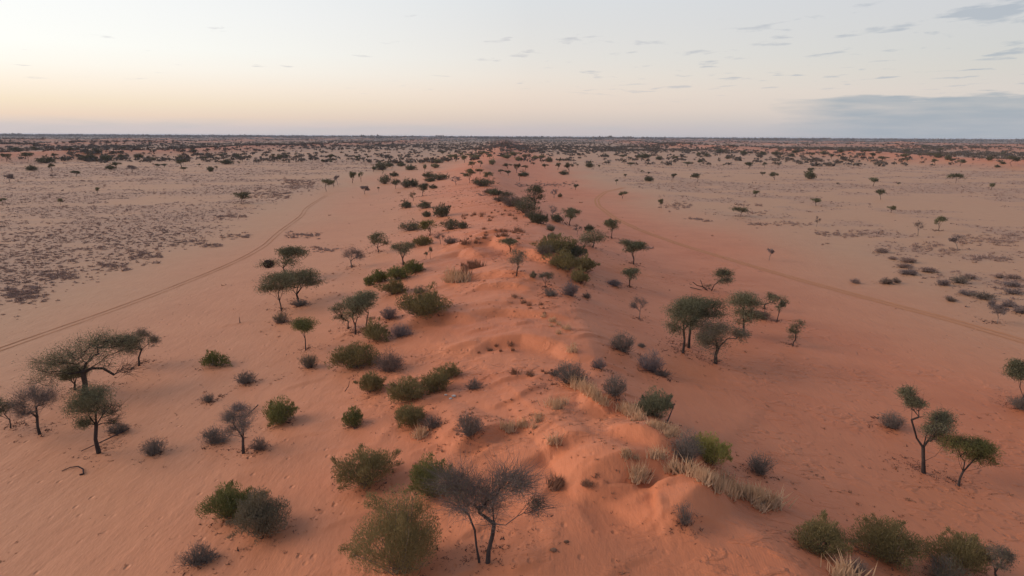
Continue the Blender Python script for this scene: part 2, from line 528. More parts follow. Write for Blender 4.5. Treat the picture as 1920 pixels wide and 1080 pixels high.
def sand_material():
    m, n, l = new_mat('desert_sand')
    M = lambda op, a, b=None, c=None, clamp=False: mth(n, l, op, a, b, c, clamp)
    geo = nd(n, 'ShaderNodeNewGeometry')
    at = nd(n, 'ShaderNodeAttribute')
    at.attribute_name = 'cover'
    sp = nd(n, 'ShaderNodeSeparateColor')
    l.new(at.outputs['Color'], sp.inputs[0])
    red, scr, veg = sp.outputs

    def noise(scale, detail=3.0, rough=0.5, vec=None, dist=0.0):
        t = nd(n, 'ShaderNodeTexNoise')
        t.inputs['Scale'].default_value = scale
        t.inputs['Detail'].default_value = detail
        t.inputs['Roughness'].default_value = rough
        t.inputs['Distortion'].default_value = dist
        l.new(vec if vec is not None else geo.outputs['Position'], t.inputs['Vector'])
        return t.outputs[0]

    def mapped(scale, rot=0.0):
        mp = nd(n, 'ShaderNodeMapping')
        mp.inputs['Scale'].default_value = scale
        mp.inputs['Rotation'].default_value = (0, 0, rot)
        l.new(geo.outputs['Position'], mp.inputs[0])
        return mp.outputs[0]

    big = noise(0.035, 3.0)
    midn = noise(0.33, 4.0, 0.6)
    fine = noise(5.0, 3.0, 0.65)
    redc = mixc(n, l, midn, (0.535, 0.160, 0.065, 1), (0.640, 0.218, 0.098, 1))
    redc = mixc(n, l, M('MULTIPLY', big, 0.5), redc, (0.55, 0.180, 0.080, 1))
    pale = mixc(n, l, midn, (0.455, 0.228, 0.118, 1), (0.535, 0.282, 0.152, 1))
    patch = noise(0.09, 4.0, 0.6)
    redc = mixc(n, l, M('MULTIPLY', M('SUBTRACT', patch, 0.45), 2.2, clamp=True), redc, (0.46, 0.128, 0.050, 1))
    rf = M('ADD', red, M('MULTIPLY', M('SUBTRACT', big, 0.5), 0.25), clamp=True)
    col = mixc(n, l, rf, pale, redc)
    # fine litter and herb cover under the scrub
    lit = M('MULTIPLY', scr, M('MULTIPLY_ADD', midn, 0.8, 0.0), clamp=True)
    col = mixc(n, l, M('MULTIPLY', lit, 0.75), col, (0.27, 0.165, 0.130, 1))
    # woodland too far off to tell apart
    vn = noise(0.012, 5.0, 0.62)
    vf = M('MULTIPLY', veg, M('MULTIPLY', M('SUBTRACT', vn, 0.36), 5.0, clamp=True), clamp=True)
    col = mixc(n, l, vf, col, (0.075, 0.062, 0.05, 1))
    # dark grains and crumbs
    crumbs = M('MULTIPLY', M('SUBTRACT', noise(1.6, 4.0, 0.7), 0.60), 4.0, clamp=True)
    col = mixc(n, l, M('MULTIPLY', crumbs, 0.24), col, (0.26, 0.12, 0.08, 1))
    col = mixc(n, l, M('MULTIPLY', M('SUBTRACT', fine, 0.5), 0.35), col, (0.62, 0.29, 0.17, 1))
    # relief: wind ripples, hoof prints and small drifts drawn out by the wind
    wv = nd(n, 'ShaderNodeTexWave')
    wv.wave_type = 'BANDS'
    wv.inputs['Scale'].default_value = 2.6
    wv.inputs['Distortion'].default_value = 3.2
    wv.inputs['Detail'].default_value = 2.0
    wv.inputs['Detail Scale'].default_value = 0.7
    l.new(mapped((1.0, 0.42, 0.5), 0.3), wv.inputs['Vector'])
    vor = nd(n, 'ShaderNodeTexVoronoi')
    vor.inputs['Scale'].default_value = 1.15
    vor.inputs['Randomness'].default_value = 1.0
    l.new(mapped((1.0, 0.62, 1.0), -0.6), vor.inputs['Vector'])
    pr = M('MULTIPLY', M('SUBTRACT', 0.20, vor.outputs['Distance']), 5.0, clamp=True)
    prm = M('MULTIPLY', M('SUBTRACT', noise(0.16, 3.0, 0.6), 0.44), 6.0, clamp=True)
    prints = M('MULTIPLY', pr, prm)
    drift = noise(0.85, 4.0, 0.62, mapped((1.0, 0.33, 1.0), -0.75))
    drift2 = noise(2.6, 3.0, 0.6, mapped((1.0, 0.4, 1.0), -0.75))
    rip = M('MULTIPLY', wv.outputs[0], M('MULTIPLY', M('SUBTRACT', noise(0.12, 2.0), 0.42), 5.0, clamp=True))
    hgt = M('MULTIPLY', rip, 0.004)
    hgt = M('SUBTRACT', hgt, M('MULTIPLY', prints, 0.16))
    hgt = M('ADD', hgt, M('MULTIPLY', drift, 0.13))
    hgt = M('ADD', hgt, M('MULTIPLY', drift2, 0.05))
    # little scarps where the wind has cut the crust of the dune
    sc = noise(0.62, 4.0, 0.55, mapped((0.8, 1.25, 1.0), 0.35), 0.4)
    scm = M('MULTIPLY', M('MULTIPLY', M('SUBTRACT', red, 0.80), 8.0, clamp=True), M('MULTIPLY', M('SUBTRACT', noise(0.11, 2.0), 0.46), 7.0, clamp=True))
    hgt = M('ADD', hgt, M('MULTIPLY', M('MULTIPLY', M('MULTIPLY', M('SUBTRACT', sc, 0.50), 9.0, clamp=True), scm), 0.13))
    bmp = nd(n, 'ShaderNodeBump')
    bmp.inputs['Strength'].default_value = 0.8
    bmp.inputs['Distance'].default_value = 1.0
    l.new(hgt, bmp.inputs['Height'])
    d = nd(n, 'ShaderNodeBsdfPrincipled')
    d.inputs['Roughness'].default_value = 0.62
    d.inputs['Specular IOR Level'].default_value = 0.22
    l.new(col, d.inputs['Base Color']); l.new(bmp.outputs[0], d.inputs['Normal'])
    o = nd(n, 'ShaderNodeOutputMaterial')
    l.new(d.outputs[0], o.inputs[0])
    return m


MAT['sand'] = sand_material()


def flat_sand(name, c1, c2):
    m, n, l = new_mat(name)
    geo = nd(n, 'ShaderNodeNewGeometry')
    tx = nd(n, 'ShaderNodeTexNoise')
    tx.inputs['Scale'].default_value = 0.6
    tx.inputs['Detail'].default_value = 5.0
    l.new(geo.outputs['Position'], tx.inputs['Vector'])
    col = mixc(n, l, tx.outputs[0], c1 + (1.0,), c2 + (1.0,))
    d = nd(n, 'ShaderNodeBsdfDiffuse')
    l.new(col, d.inputs[0])
    bmp = nd(n, 'ShaderNodeBump')
    bmp.inputs['Distance'].default_value = 0.15
    l.new(tx.outputs[0], bmp.inputs['Height']); l.new(bmp.outputs[0], d.inputs['Normal'])
    o = nd(n, 'ShaderNodeOutputMaterial')
    l.new(d.outputs[0], o.inputs[0])
    return m


MAT['rut'] = flat_sand('rut_sand', (0.38, 0.165, 0.085), (0.45, 0.205, 0.110))
MAT['faintrut'] = flat_sand('faint_rut_sand', (0.43, 0.195, 0.10), (0.50, 0.235, 0.125))
MAT['paletrack'] = flat_sand('pale_track_sand', (0.50, 0.225, 0.12), (0.56, 0.27, 0.15))

# ------------------------------------------------------------------ ground
def build_ground():
    ys = list(np.arange(-60, 16, 3.0))
    y = 16.0
    while y < 26000:
        ys.append(y)
        y += max(0.11, 0.0058 * y) if y < 900 else 0.02 * y
    ys = np.array(ys + [26000.0])
    NC = 440
    v = np.linspace(-1, 1, NC)
    xm = 0.30 * v + 0.70 * v ** 3
    Wy = 75 + 1.12 * np.maximum(ys, 0)
    X = xm[None, :] * Wy[:, None]
    Y = np.repeat(ys[:, None], NC, 1)
    Z = height(X.ravel(), Y.ravel()).reshape(X.shape)
    verts = np.stack([X, Y, Z], -1).reshape(-1, 3)
    nr = len(ys)
    i = np.arange(nr - 1)[:, None] * NC + np.arange(NC - 1)[None, :]
    faces = np.stack([i, i + 1, i + NC + 1, i + NC], -1).reshape(-1, 4)
    me = mesh_from('ground', verts, faces, MAT['sand'], smooth=True)
    x, yv = verts[:, 0], verts[:, 1]
    red = red_field(x, yv); scr = scrub_field(x, yv)
    veg = 0.35 * sstep(700, 1600, np.hypot(x, yv)) + 0.65 * sstep(1500, 4500, np.hypot(x, yv))
    colr = np.stack([red, scr, veg, np.ones_like(red)], -1).astype(np.float32)
    a = me.color_attributes.new('cover', 'FLOAT_COLOR', 'POINT')
    a.data.foreach_set('color', colr.ravel())
    o = link('ground', me)
    tag(o, 'red and pale desert sand with a long dune running to the horizon', 'ground', kind='structure')
    print('ground faces', len(faces))
    return ys, xm, Wy, Z


GYS, GXM, GW, GZ = build_ground()
exact_height = height


def height(x, y):
    """Height of the built sheet itself, so that everything stands on it."""
    x = np.asarray(x, float); y = np.asarray(y, float)
    r = np.clip(np.searchsorted(GYS, y) - 1, 0, len(GYS) - 2)
    fr = np.clip((y - GYS[r]) / (GYS[r + 1] - GYS[r]), 0, 1)
    w = 75 + 1.12 * np.maximum(y, 0)
    ci = np.interp(x / w, GXM, np.arange(len(GXM)))
    c = np.clip(ci.astype(int), 0, len(GXM) - 2); fc = ci - c
    a = GZ[r, c] * (1 - fc) + GZ[r, c + 1] * fc
    b = GZ[r + 1, c] * (1 - fc) + GZ[r + 1, c + 1] * fc
    return a * (1 - fr) + b * fr


def ribbon(pxs, offs, mat, parent, name, lift=0.035, step=1.0):
    a = np.array(pxs, float)
    p, _ = hit(a[:, 0], a[:, 1], height)
    p = p[:, :2]
    # smooth line through the points
    d = np.concatenate([[0], np.cumsum(np.linalg.norm(np.diff(p, axis=0), axis=1))])
    s = np.arange(0, d[-1], step)
    x = np.interp(s, d, p[:, 0]); y = np.interp(s, d, p[:, 1])
    kk = np.hanning(25); kk /= kk.sum()
    x = np.convolve(np.pad(x, 12, mode='reflect', reflect_type='odd'), kk, mode='valid')
    y = np.convolve(np.pad(y, 12, mode='reflect', reflect_type='odd'), kk, mode='valid')
    tx = np.gradient(x); ty = np.gradient(y); q = np.hypot(tx, ty)
    nx, ny = -ty / q, tx / q
    rng = np.random.default_rng(3)
    w0 = offs[0] + 0.20 * (fbm(s / 4.0, s * 0, 3, 5) - 0.5); w1 = offs[1] + 0.20 * (fbm(s / 4.0, s * 0, 3, 6) - 0.5)
    A = np.stack([x + nx * w0, y + ny * w0], -1); B = np.stack([x + nx * w1, y + ny * w1], -1)
    mids = (A + B) / 2
    z = lambda P, e: height(P[:, 0], P[:, 1]) + e
    V = np.concatenate([np.c_[A, z(A, lift)], np.c_[mids, z(mids, lift)], np.c_[B, z(B, lift)]])
    n = len(s); i = np.arange(n - 1)
    F = np.concatenate([np.stack([i, i + 1, n + i + 1, n + i], -1), np.stack([n + i, n + i + 1, 2 * n + i + 1, 2 * n + i], -1)])
    return link(name, mesh_from(name, V, F, mat, smooth=True), parent)


LT = [(-140, 706), (-60, 676), (0, 655), (110, 617), (230, 575), (320, 541), (400, 509), (455, 485), (495, 462), (520, 438), (545, 420), (566, 405), (573, 392), (590, 380), (612, 367)]
tr = link('vehicle_track', None)
tag(tr, 'dark twin-rut vehicle track running up the left side of the dune', 'track', kind='structure')
ribbon(LT, (0.44, 0.64), MAT['rut'], tr, 'rut')
ribbon(LT, (-0.62, -0.46), MAT['faintrut'], tr, 'rut')
RT = [(1170, 352), (1135, 360), (1118, 374), (1122, 386), (1150, 408), (1200, 432), (1270, 457), (1350, 481), (1430, 505), (1500, 525), (1600, 552), (1700, 578), (1800, 604), (1920, 640), (2040, 676)]
tr = link('vehicle_track', None)
tag(tr, 'faint pale vehicle track curving across the sand right of the dune', 'track', kind='structure')
ribbon(RT, (0.25, 1.05), MAT['paletrack'], tr, 'rut')
ribbon(RT, (-1.05, -0.25), MAT['paletrack'], tr, 'rut')

# ------------------------------------------------------------------ plant geometry
def unit(v):
    return v / (np.linalg.norm(v, axis=-1, keepdims=True) + 1e-9)


def slivers(c, d, ln, wd, rng):
    """thin leaf triangles: (N,3,3)"""
    n = len(c)
    side = unit(np.cross(d, rng.normal(size=(n, 3))))
    ln = np.broadcast_to(np.asarray(ln, float), (n,))[:, None]; wd = np.broadcast_to(np.asarray(wd, float), (n,))[:, None]
    return np.stack([c - d * ln * 0.5 - side * wd * 0.5, c - d * ln * 0.5 + side * wd * 0.5, c + d * ln * 0.5], 1)


def spikes(a, b, r, rng):
    """three-sided tapering twigs from a to b: (3N,3,3)"""
    d = unit(b - a)
    s1 = unit(np.cross(d, rng.normal(size=a.shape))); s2 = np.cross(d, s1)
    r = np.broadcast_to(np.asarray(r, float), (len(a),))[:, None]
    ring = [a + r * (math.cos(t) * s1 + math.sin(t) * s2) for t in (0, 2.094, 4.189)]
    return np.concatenate([np.stack([ring[i], ring[(i + 1) % 3], b], 1) for i in range(3)])


def tri_mesh(name, T, mat):
    T = np.asarray(T, np.float32)
    return mesh_from(name, T.reshape(-1, 3), np.arange(len(T) * 3, dtype=np.int32).reshape(-1, 3), mat)


def tube_arrays(A, B, ra, rb, k):
    A = np.asarray(A, float).reshape(-1, 3); B = np.asarray(B, float).reshape(-1, 3)
    ra = np.asarray(ra, float); rb = np.asarray(rb, float)
    d = unit(B - A)
    ref = np.where(np.abs(d[:, 2:3]) > 0.9, np.array([[1.0, 0, 0]]), np.array([[0, 0, 1.0]]))
    s1 = unit(np.cross(d, ref)); s2 = np.cross(d, s1)
    V = []
    for P, r in ((A - d * ra[:, None] * 0.25, ra), (B + d * rb[:, None] * 0.25, rb)):
        for j in range(k):
            t = 2 * math.pi * j / k
            V.append(P + r[:, None] * (math.cos(t) * s1 + math.sin(t) * s2))
    V = np.stack(V, 1)                                   # n, 2k, 3
    n = len(A)
    f = np.array([[j, (j + 1) % k, k + (j + 1) % k, k + j] for j in range(k)])
    F = (np.arange(n)[:, None, None] * 2 * k + f[None]).reshape(-1, 4)
    return V.reshape(-1, 3), F


def tubes_mesh(name, A, B, ra, rb, mat, k=5):
    V, F = tube_arrays(A, B, ra, rb, k)
    return mesh_from(name, V, F, mat, smooth=True)


def tube_tris(A, B, ra, rb, k=4):
    V, F = tube_arrays(A, B, ra, rb, k)
    return np.concatenate([V[F[:, [0, 1, 2]]], V[F[:, [0, 2, 3]]]])


def sphere_pts(n, rng, p=0.45):
    v = unit(rng.normal(size=(n, 3)))
    return v * (rng.random((n, 1)) ** p)


def grow_tree(rng, H, W, lobes, limbs, trunk_h, trunk_r, leaf, n_leaf, leaf_size, lean=0.0, leafmat='dark', barkmat='bark', twiggy=0.0, clumps=None, forks=None, branchmat=None, limb_w=None):
    """Skeleton that reaches for clumps spread through the crown's lobes. lobes: (x, y, z, rx, ry, rz, weight, leafiness).
    Returns meshes (trunk, branches, crown)."""
    P = [np.zeros(3)]; par = [-1]
    fixed_r = {}
    def add(p, parent):
        P.append(np.asarray(p, float)); par.append(parent); return len(P) - 1
    # stem
    stems = forks or [[(0, 0, 0), (lean * 0.35 * trunk_h, 0, trunk_h * 0.5), (lean * trunk_h, 0.04 * W * rng.normal(), trunk_h)]]
    starts = []
    for st in stems:
        prev = 0
        if np.linalg.norm(np.array(st[0])) > 0.02:
            prev = add(st[0], -1)
        for q in st[1:]:
            prev = add(np.array(q, float) + rng.normal(size=3) * 0.03 * trunk_h * 0.4, prev)
        starts.append(prev)
    ends = {}
    for li, lm in enumerate(limbs or []):
        # limb: list of points; starts at the nearest node
        p0 = np.array(lm[0], float)
        prev = int(np.argmin([np.linalg.norm(p0 - q) for q in P]))
        for q in lm[1:]:
            prev = add(np.array(q, float), prev)
        ends[prev] = limb_w[li] if limb_w else 2.5
    fork = np.mean([P[i] for i in starts], 0)
    for L in lobes:
        tgt = np.array(L[:3]) * 0.85 + fork * 0.15
        if min(np.linalg.norm(np.array(q) - tgt) for q in P) < 0.16 * W:
            continue
        q = starts[int(np.argmin([np.linalg.norm(P[i] - tgt) for i in starts]))]
        a_ = P[q]; Ln = np.linalg.norm(tgt - a_)
        m1 = a_ * 0.55 + tgt * 0.45 + np.array([0, 0, 0.07 * Ln]) + rng.normal(size=3) * 0.06 * Ln
        add(tgt + rng.normal(size=3) * 0.05 * Ln, add(m1, q))
    nc = clumps or int(np.clip(14 + W * 7, 16, 62))
    wts = np.array([l[6] for l in lobes], float); wts /= wts.sum()
    which = rng.choice(len(lobes), nc, p=wts)
    C = []
    for k in which:
        L = lobes[k]
        v = sphere_pts(1, rng, 0.42)[0]
        if rng.random() < 0.6: v[2] = abs(v[2])
        C.append(np.array(L[:3]) + v * np.array(L[3:6]) * 0.88)
    C = np.array(C)
    order = np.argsort(np.linalg.norm(C - fork, axis=1))
    tips = []
    for ci in order:
        c = C[ci]
        Q = np.array(P)
        dist = np.linalg.norm(Q - c, axis=1)
        rad = np.linalg.norm(Q - fork, axis=1)
        pen = np.where(rad > np.linalg.norm(c - fork) * 0.85, 2.0, 0.0) + np.where(Q[:, 2] < trunk_h * 0.7, 0.5 * trunk_h, 0.0) + np.maximum(Q[:, 2] - c[2], 0) * 0.8
        j = int(np.argmin(dist + pen))
        prev = j
        a = P[j]; L = np.linalg.norm(c - a)
        ns = 3 if L > 0.25 * W else 2
        for t in range(1, ns + 1):
            f = t / ns
            p = a * (1 - f) + c * f
            p = p + np.array([0, 0, -0.10 * L * math.sin(math.pi * f)]) if c[2] > a[2] else p + np.array([0, 0, 0.14 * L * math.sin(math.pi * f)])
            if t < ns: p = p + rng.normal(size=3) * 0.07 * L
            prev = add(p, prev)
        tips.append((prev, ci))
    n = len(P)
    cnt = np.zeros(n)
    for t, _ in tips: cnt[t] += 1
    leafnode = np.ones(n, bool)
    for i in range(n):
        if par[i] >= 0: leafnode[par[i]] = False
    cnt[leafnode & (cnt == 0)] = 1.5
    for e_, w_ in ends.items():
        if limb_w or leafnode[e_]: cnt[e_] += w_
    for i in range(n - 1, 0, -1):
        if par[i] >= 0: cnt[par[i]] += cnt[i]
    rr = 0.66 * trunk_r * (np.maximum(cnt, 0.6) / max(cnt.max(), 1)) ** 0.64
    rr = np.maximum(rr, 0.011 * (0.6 + 0.1 * W))
    P = np.array(P); par = np.array(par)
    idx = np.where(par >= 0)[0]
    A, B = P[par[idx]], P[idx]
    ra = np.minimum(rr[par[idx]], rr[idx] * 1.35); rb = rr[idx]
    # widen the foot
    foot = A[:, 2] < 0.02
    ra = np.where(foot, rb * 1.45, ra)
    A = A.copy(); A[foot, 2] -= 0.35
    thick = rb > trunk_r * 0.22
    if thick.sum() == 0: thick[np.argmax(rb)] = True
    tm = tubes_mesh('trunk', A[thick], B[thick], ra[thick], rb[thick], MAT[barkmat], 7)
    # twigs round every clump
    tw = []
    thin = ~thick
    ntw = int(6 + 9 * twiggy)
    tipP = np.array([P[t] for t, _ in tips]); base = np.array([P[par[t]] for t, _ in tips])
    cr = 0.5 * (0.185 * W + 0.14 * H) * (1.55 if twiggy > 0.8 else 1.0)
    a = np.repeat(tipP * 0.55 + base * 0.45, ntw, 0) + rng.normal(size=(len(tips) * ntw, 3)) * 0.12 * cr
    dirs = unit(np.repeat(unit(tipP - fork), ntw, 0) * 0.7 + rng.normal(size=(len(tips) * ntw, 3)) * np.array([0.8, 0.8, 0.5]))
    b = a + dirs * cr * rng.uniform(0.6, 1.45, (len(a), 1))
    tT = spikes(a, b, (0.008 if twiggy > 0.8 else 0.010) * (0.55 + 0.10 * W), rng)
    bt = tri_mesh('branches', np.concatenate([tube_tris(A[thin], B[thin], ra[thin], rb[thin], 4), tT]), MAT[branchmat or barkmat])
    # leaves
    lw = np.array([lobes[which[ci]][7] for _, ci in tips], float)
    lw = lw * rng.uniform(0.45, 1.5, len(lw))
    per = np.maximum((n_leaf * lw / lw.sum()).astype(int), 1) if lw.sum() > 0 else np.zeros(len(lw), int)
    ctr = np.repeat(tipP, per, 0)
    crl = np.minimum(cr, 0.62 * np.array([lobes[which[ci]][3] for _, ci in tips]))
    off = sphere_pts(len(ctr), rng, 0.6) * np.array([1.15, 1.15, 0.6]) * np.repeat(crl, per)[:, None] * 1.35
    c = ctr + off
    d = unit(off * np.array([1, 1, 0.6]) / cr + rng.normal(size=c.shape) * 0.55)
    LT_ = slivers(c, d, leaf_size * rng.uniform(0.9, 2.0, len(c)), leaf_size * rng.uniform(0.55, 0.95, len(c)), rng)
    cm = tri_mesh('crown', LT_, MAT[leafmat])
    return tm, bt, cm


def grow_shrub(rng, W, H, style, n_leaf, leaf, leafmat, twigmat, sparse=0.0):
    """dome of stems fanning from the foot. Returns (stems, foliage)"""
    nl = rng.integers(6, 10)
    lob = []
    a0 = rng.uniform(0, 6.28)
    for q in range(nl):
        a = a0 + 6.28 * q / nl + rng.normal() * 0.3
        r = rng.uniform(0.20, 0.36) * W
        rr = min(rng.uniform(0.15, 0.25) * W, 0.52 * W - r * 0.75)
        rz = rng.uniform(0.22, 0.36) * H
        zc = H * rng.uniform(0.30, 0.62) * (1.15 - 0.45 * r / (0.36 * W))
        lob.append((r * math.cos(a), r * math.sin(a), max(zc, rz * 0.85), rr, rr, rz))
    lob.append((0, 0, H * 0.62, 0.26 * W, 0.26 * W, 0.38 * H))
    lob.append((rng.normal() * 0.08 * W, rng.normal() * 0.08 * W, H * 0.40, 0.34 * W, 0.34 * W, 0.34 * H))
    lob.append((0, 0, H * 0.30, 0.43 * W, 0.43 * W, 0.27 * H))
    lob.append((0, 0, H * 0.34, 0.40 * W, 0.40 * W, 0.30 * H))
    lob = np.array(lob)
    tilt = rng.normal(size=2) * 0.13 * W
    lob[:, :2] += tilt[None] * (lob[:, 2:3] / H - 0.35)
    lob[:, 3] *= rng.uniform(0.75, 1.2, len(lob)); lob[:, 5] *= rng.uniform(0.8, 1.15, len(lob))
    ns = int(14 + 9 * W) if style != 'twig' else int(50 + 34 * W)
    k = rng.integers(0, len(lob), ns)
    tip = lob[k, :3] + sphere_pts(ns, rng, 0.3) * lob[k, 3:6] * 0.95
    tip[:, 2] = np.maximum(tip[:, 2], 0.12 * H)
    wild = rng.random(ns) < 0.22                      # bare stems that stand out of the leaves
    tip[wild] *= rng.uniform(1.03, 1.14, (int(wild.sum()), 1))
    foot = rng.normal(size=(ns, 3)) * np.array([0.05, 0.05, 0]) * W
    foot[:, 2] = -0.06
    midp = foot * 0.45 + tip * 0.55 + np.array([0, 0, 0.06 * H]) * rng.normal(size=(ns, 1)) + np.stack([tip[:, 0], tip[:, 1], tip[:, 2] * 0], 1) * 0.10
    r0 = 0.008 + 0.0055 * W
    sm = tubes_mesh('stems', np.concatenate([foot, midp]), np.concatenate([midp, tip]),
                    np.concatenate([np.full(ns, r0), np.full(ns, r0 * 0.6)]), np.concatenate([np.full(ns, r0 * 0.6), np.full(ns, r0 * 0.25)]), MAT[twigmat], 3)
    pk = lob[:, 3] * lob[:, 5]
    k = rng.choice(len(lob), n_leaf, p=pk / pk.sum())
    off = sphere_pts(n_leaf, rng, 0.46 if style != 'twig' else 0.55) * lob[k, 3:6]
    c = lob[k, :3] + off
    c[:, 2] = np.where(c[:, 2] < 0.05 * H, rng.uniform(0.03, 0.4, len(c)) * H, c[:, 2])
    if style != 'twig':                               # sprays that break the outline
        for _ in range(int(rng.integers(9, 17))):
            q = lob[rng.integers(0, len(lob))]
            dv = unit(rng.normal(size=3) * np.array([1, 1, 0.8]) + np.array([0, 0, 0.45]))
            m_ = max(4, int(n_leaf * rng.uniform(0.008, 0.022)))
            t_ = rng.random((m_, 1)) ** 0.8
            cc = q[:3] + dv * q[3:6] * (0.75 + 0.75 * t_) + rng.normal(size=(m_, 3)) * 0.035 * W * (1.1 - 0.6 * t_)
            cc[:, 2] = np.maximum(cc[:, 2], 0.05 * H)
            c = np.concatenate([c, cc])
    # leaves thin out in gaps
    sx, sz, sd = 5.0 / max(W, 0.5), 3.6 / max(H, 0.3), int(rng.integers(0, 999))
    g = 0.5 * (vnoise(c[:, 0] * sx + 7, c[:, 2] * sz + c[:, 1] * sx * 0.6, sd) + vnoise(c[:, 1] * sx - 3, c[:, 0] * sx * 0.7 - c[:, 2] * sz, sd + 1))
    keep = g > (0.25 + sparse * 0.7)
    c = c[keep]
    out = unit(c - np.array([0, 0, -0.25 * H]))
    if style == 'twig':
        d = unit(out + rng.normal(size=c.shape) * 0.45)
        L = leaf * rng.uniform(2.0, 4.5, len(c))
        T = spikes(c - d * L[:, None] * 0.5, c + d * L[:, None] * 0.5, leaf * 0.24, rng)
    elif style == 'dense':
        d = unit(out * 0.4 + rng.normal(size=c.shape))
        T = slivers(c, d, leaf * rng.uniform(1.0, 1.9, len(c)), leaf * rng.uniform(0.6, 1.1, len(c)), rng)
    else:
        d = unit(out + np.array([0, 0, 0.35]) + rng.normal(size=c.shape) * 0.42)
        T = slivers(c, d, leaf * rng.uniform(1.5, 3.0, len(c)), leaf * rng.uniform(0.55, 1.0, len(c)), rng)
    return sm, tri_mesh('foliage', T, MAT[leafmat])

# ------------------------------------------------------------------ the plants one can tell apart
# kind, foot x, foot y, height, width (pixels of the photograph), leaf, label (or @key of a shared one)
#   U umbrella acacia, T rounded acacia, F fan-shaped thin tree, B bare tree, S leafy shrub, G twiggy bush, D dense evergreen bush
SHARED = {
    'knoll': ('dark tree on the knolls where the dune meets the horizon', 'trees on the far knolls of the dune'),
    'flank': ('dark low tree in the row along the far dune flank', 'row of dark trees along the far left flank'),
    'ltree': ('distant tree on the left pale plain', 'distant trees on the left plain'),
    'rtree': ('distant tree on the right pale plain', 'distant trees on the right plain'),
    'rdune': ('tiny tree on the far orange sand ridge', 'trees on the far right sand ridge'),
    'rside': ('small tree on sand beside the far crest', 'small trees right of the far crest'),
    'slip': ('low bush under the steep edge of the far crest', 'bushes under the far crest edge'),
}
C = []


def add(kind, x, y, h, w, mat, label, **kw):
    C.append((kind, x, y, h, w, mat, label, kw))


# left foreground
add('U', 159, 743, 108, 185, 'dark', 'largest umbrella-crowned acacia at the left edge, with a thick dark drooping limb',
    lobes=[(-55, 56, 42, 17, 1.3, 1.2), (-15, 72, 42, 17, 1.1, 1.2), (12, 88, 45, 17, 1.3, 1.2), (58, 82, 32, 17, 0.9, 0.9), (88, 48, 26, 11, 0.7, 0.0)],
    stem=[(0, 0), (2, 22), (6, 46)], limbs=[[(6, 46), (24, 54), (42, 53), (62, 42)], [(6, 46), (10, 62), (30, 78)], [(6, 46), (-16, 60), (-40, 64)]], lw=[34, 3, 3], tr=0.36)
add('T', 140, 731, 52, 62, 'dark', 'small tree tucked under the left side of the largest umbrella acacia', tr=0.14)
add('F', 261, 685, 74, 78, 'grey', 'thin sparse tree behind and right of the largest umbrella acacia',
    lobes=[(-14, 44, 22, 12, 1.2, 0.8), (20, 60, 13, 12, 0.9, 0.3), (28, 40, 12, 9, 0.5, 0.5), (-4, 28, 14, 8, 0.4, 0.3)], stem=[(0, 0), (2, 15), (8, 30)], tr=0.13)
add('B', 75, 814, 92, 92, 'grey', 'spreading sparse tree with wispy grey twigs left of the tall dark acacia', lv=0.55, tr=0.16)
add('F', 20, 803, 58, 66, 'dark', 'tree cut off by the left border with a thin bare stem', cx=-22)
add('T', 186, 849, 125, 100, 'dark', 'tall acacia in front of the largest umbrella tree, half green and half bare twigs',
    lobes=[(2, 100, 36, 24, 1.6, 1.3), (-26, 84, 18, 16, 0.6, 1.0), (40, 78, 24, 20, 1.0, 0.12), (-18, 52, 17, 13, 0.5, 0.9), (20, 52, 14, 14, 0.4, 0.15)],
    stem=[(0, 0), (-1, 28), (2, 52)], limbs=[[(2, 52), (4, 75), (10, 95)], [(2, 52), (18, 72), (34, 88)]], tr=0.2)
add('G', 222, 815, 24, 44, 'twig', 'low grey heap of twigs behind the foot of the tall left acacia')
add('G', 287, 856, 32, 54, 'twig', 'dark grey round bush right of the tall left acacia, on open sand')
add('S', 403, 689, 28, 52, 'green', 'small dark green cushion bush alone on the sand left of centre')
add('G', 461, 722, 28, 46, 'twig', 'small grey bush just below the dark green cushion bush')
add('G', 391, 755, 17, 30, 'twig', 'smallest grey tuft of a bush on the left sand slope')
add('S', 526, 798, 50, 64, 'green', 'rounded olive green bush on the left slope beside a thin tree')
add('B', 456, 850, 90, 72, 'grey', 'slim grey-crowned tree with a forked foot between two grey bushes', lv=0.7, tr=0.14)
add('G', 404, 836, 34, 64, 'twig', 'long low grey bush left of the slim grey-crowned tree')
add('G', 487, 846, 26, 40, 'browntwig', 'small brown-grey bush right of the slim grey-crowned tree foot')
add('G', 446, 771, 17, 30, 'mauve', 'little mauve heap of twigs above the slim grey-crowned tree')
add('S', 662, 801, 34, 40, 'green', 'small bright green ball bush on the sand left of the dune mound')
add('G', 580, 692, 32, 42, 'grey', 'grey-green ragged bush below the small green forked tree')
add('U', 573, 657, 62, 56, 'green', 'small fresh green tree with thin forked stems on the left slope', tr=0.09)
add('G', 527, 607, 24, 34, 'grey', 'round grey bush under the twin umbrella trees')
add('U', 528, 583, 76, 62, 'dark', 'left one of the twin umbrella trees on the left slope', lobes=[(-8, 56, 34, 13, 1.5, 1.1), (-22, 40, 20, 8, 0.7, 0.8), (12, 62, 16, 10, 0.5, 1)], tr=0.13)
add('U', 560, 566, 60, 84, 'dark', 'right one of the twin umbrella trees, broad and flat-topped', lobes=[(4, 44, 42, 11, 2, 1.2), (26, 34, 20, 8, 0.6, 0.9), (-14, 34, 18, 8, 0.5, 0.8)], tr=0.2)
add('G', 562, 575, 12, 40, 'twig', 'flat dark bush at the foot of the twin umbrella trees')
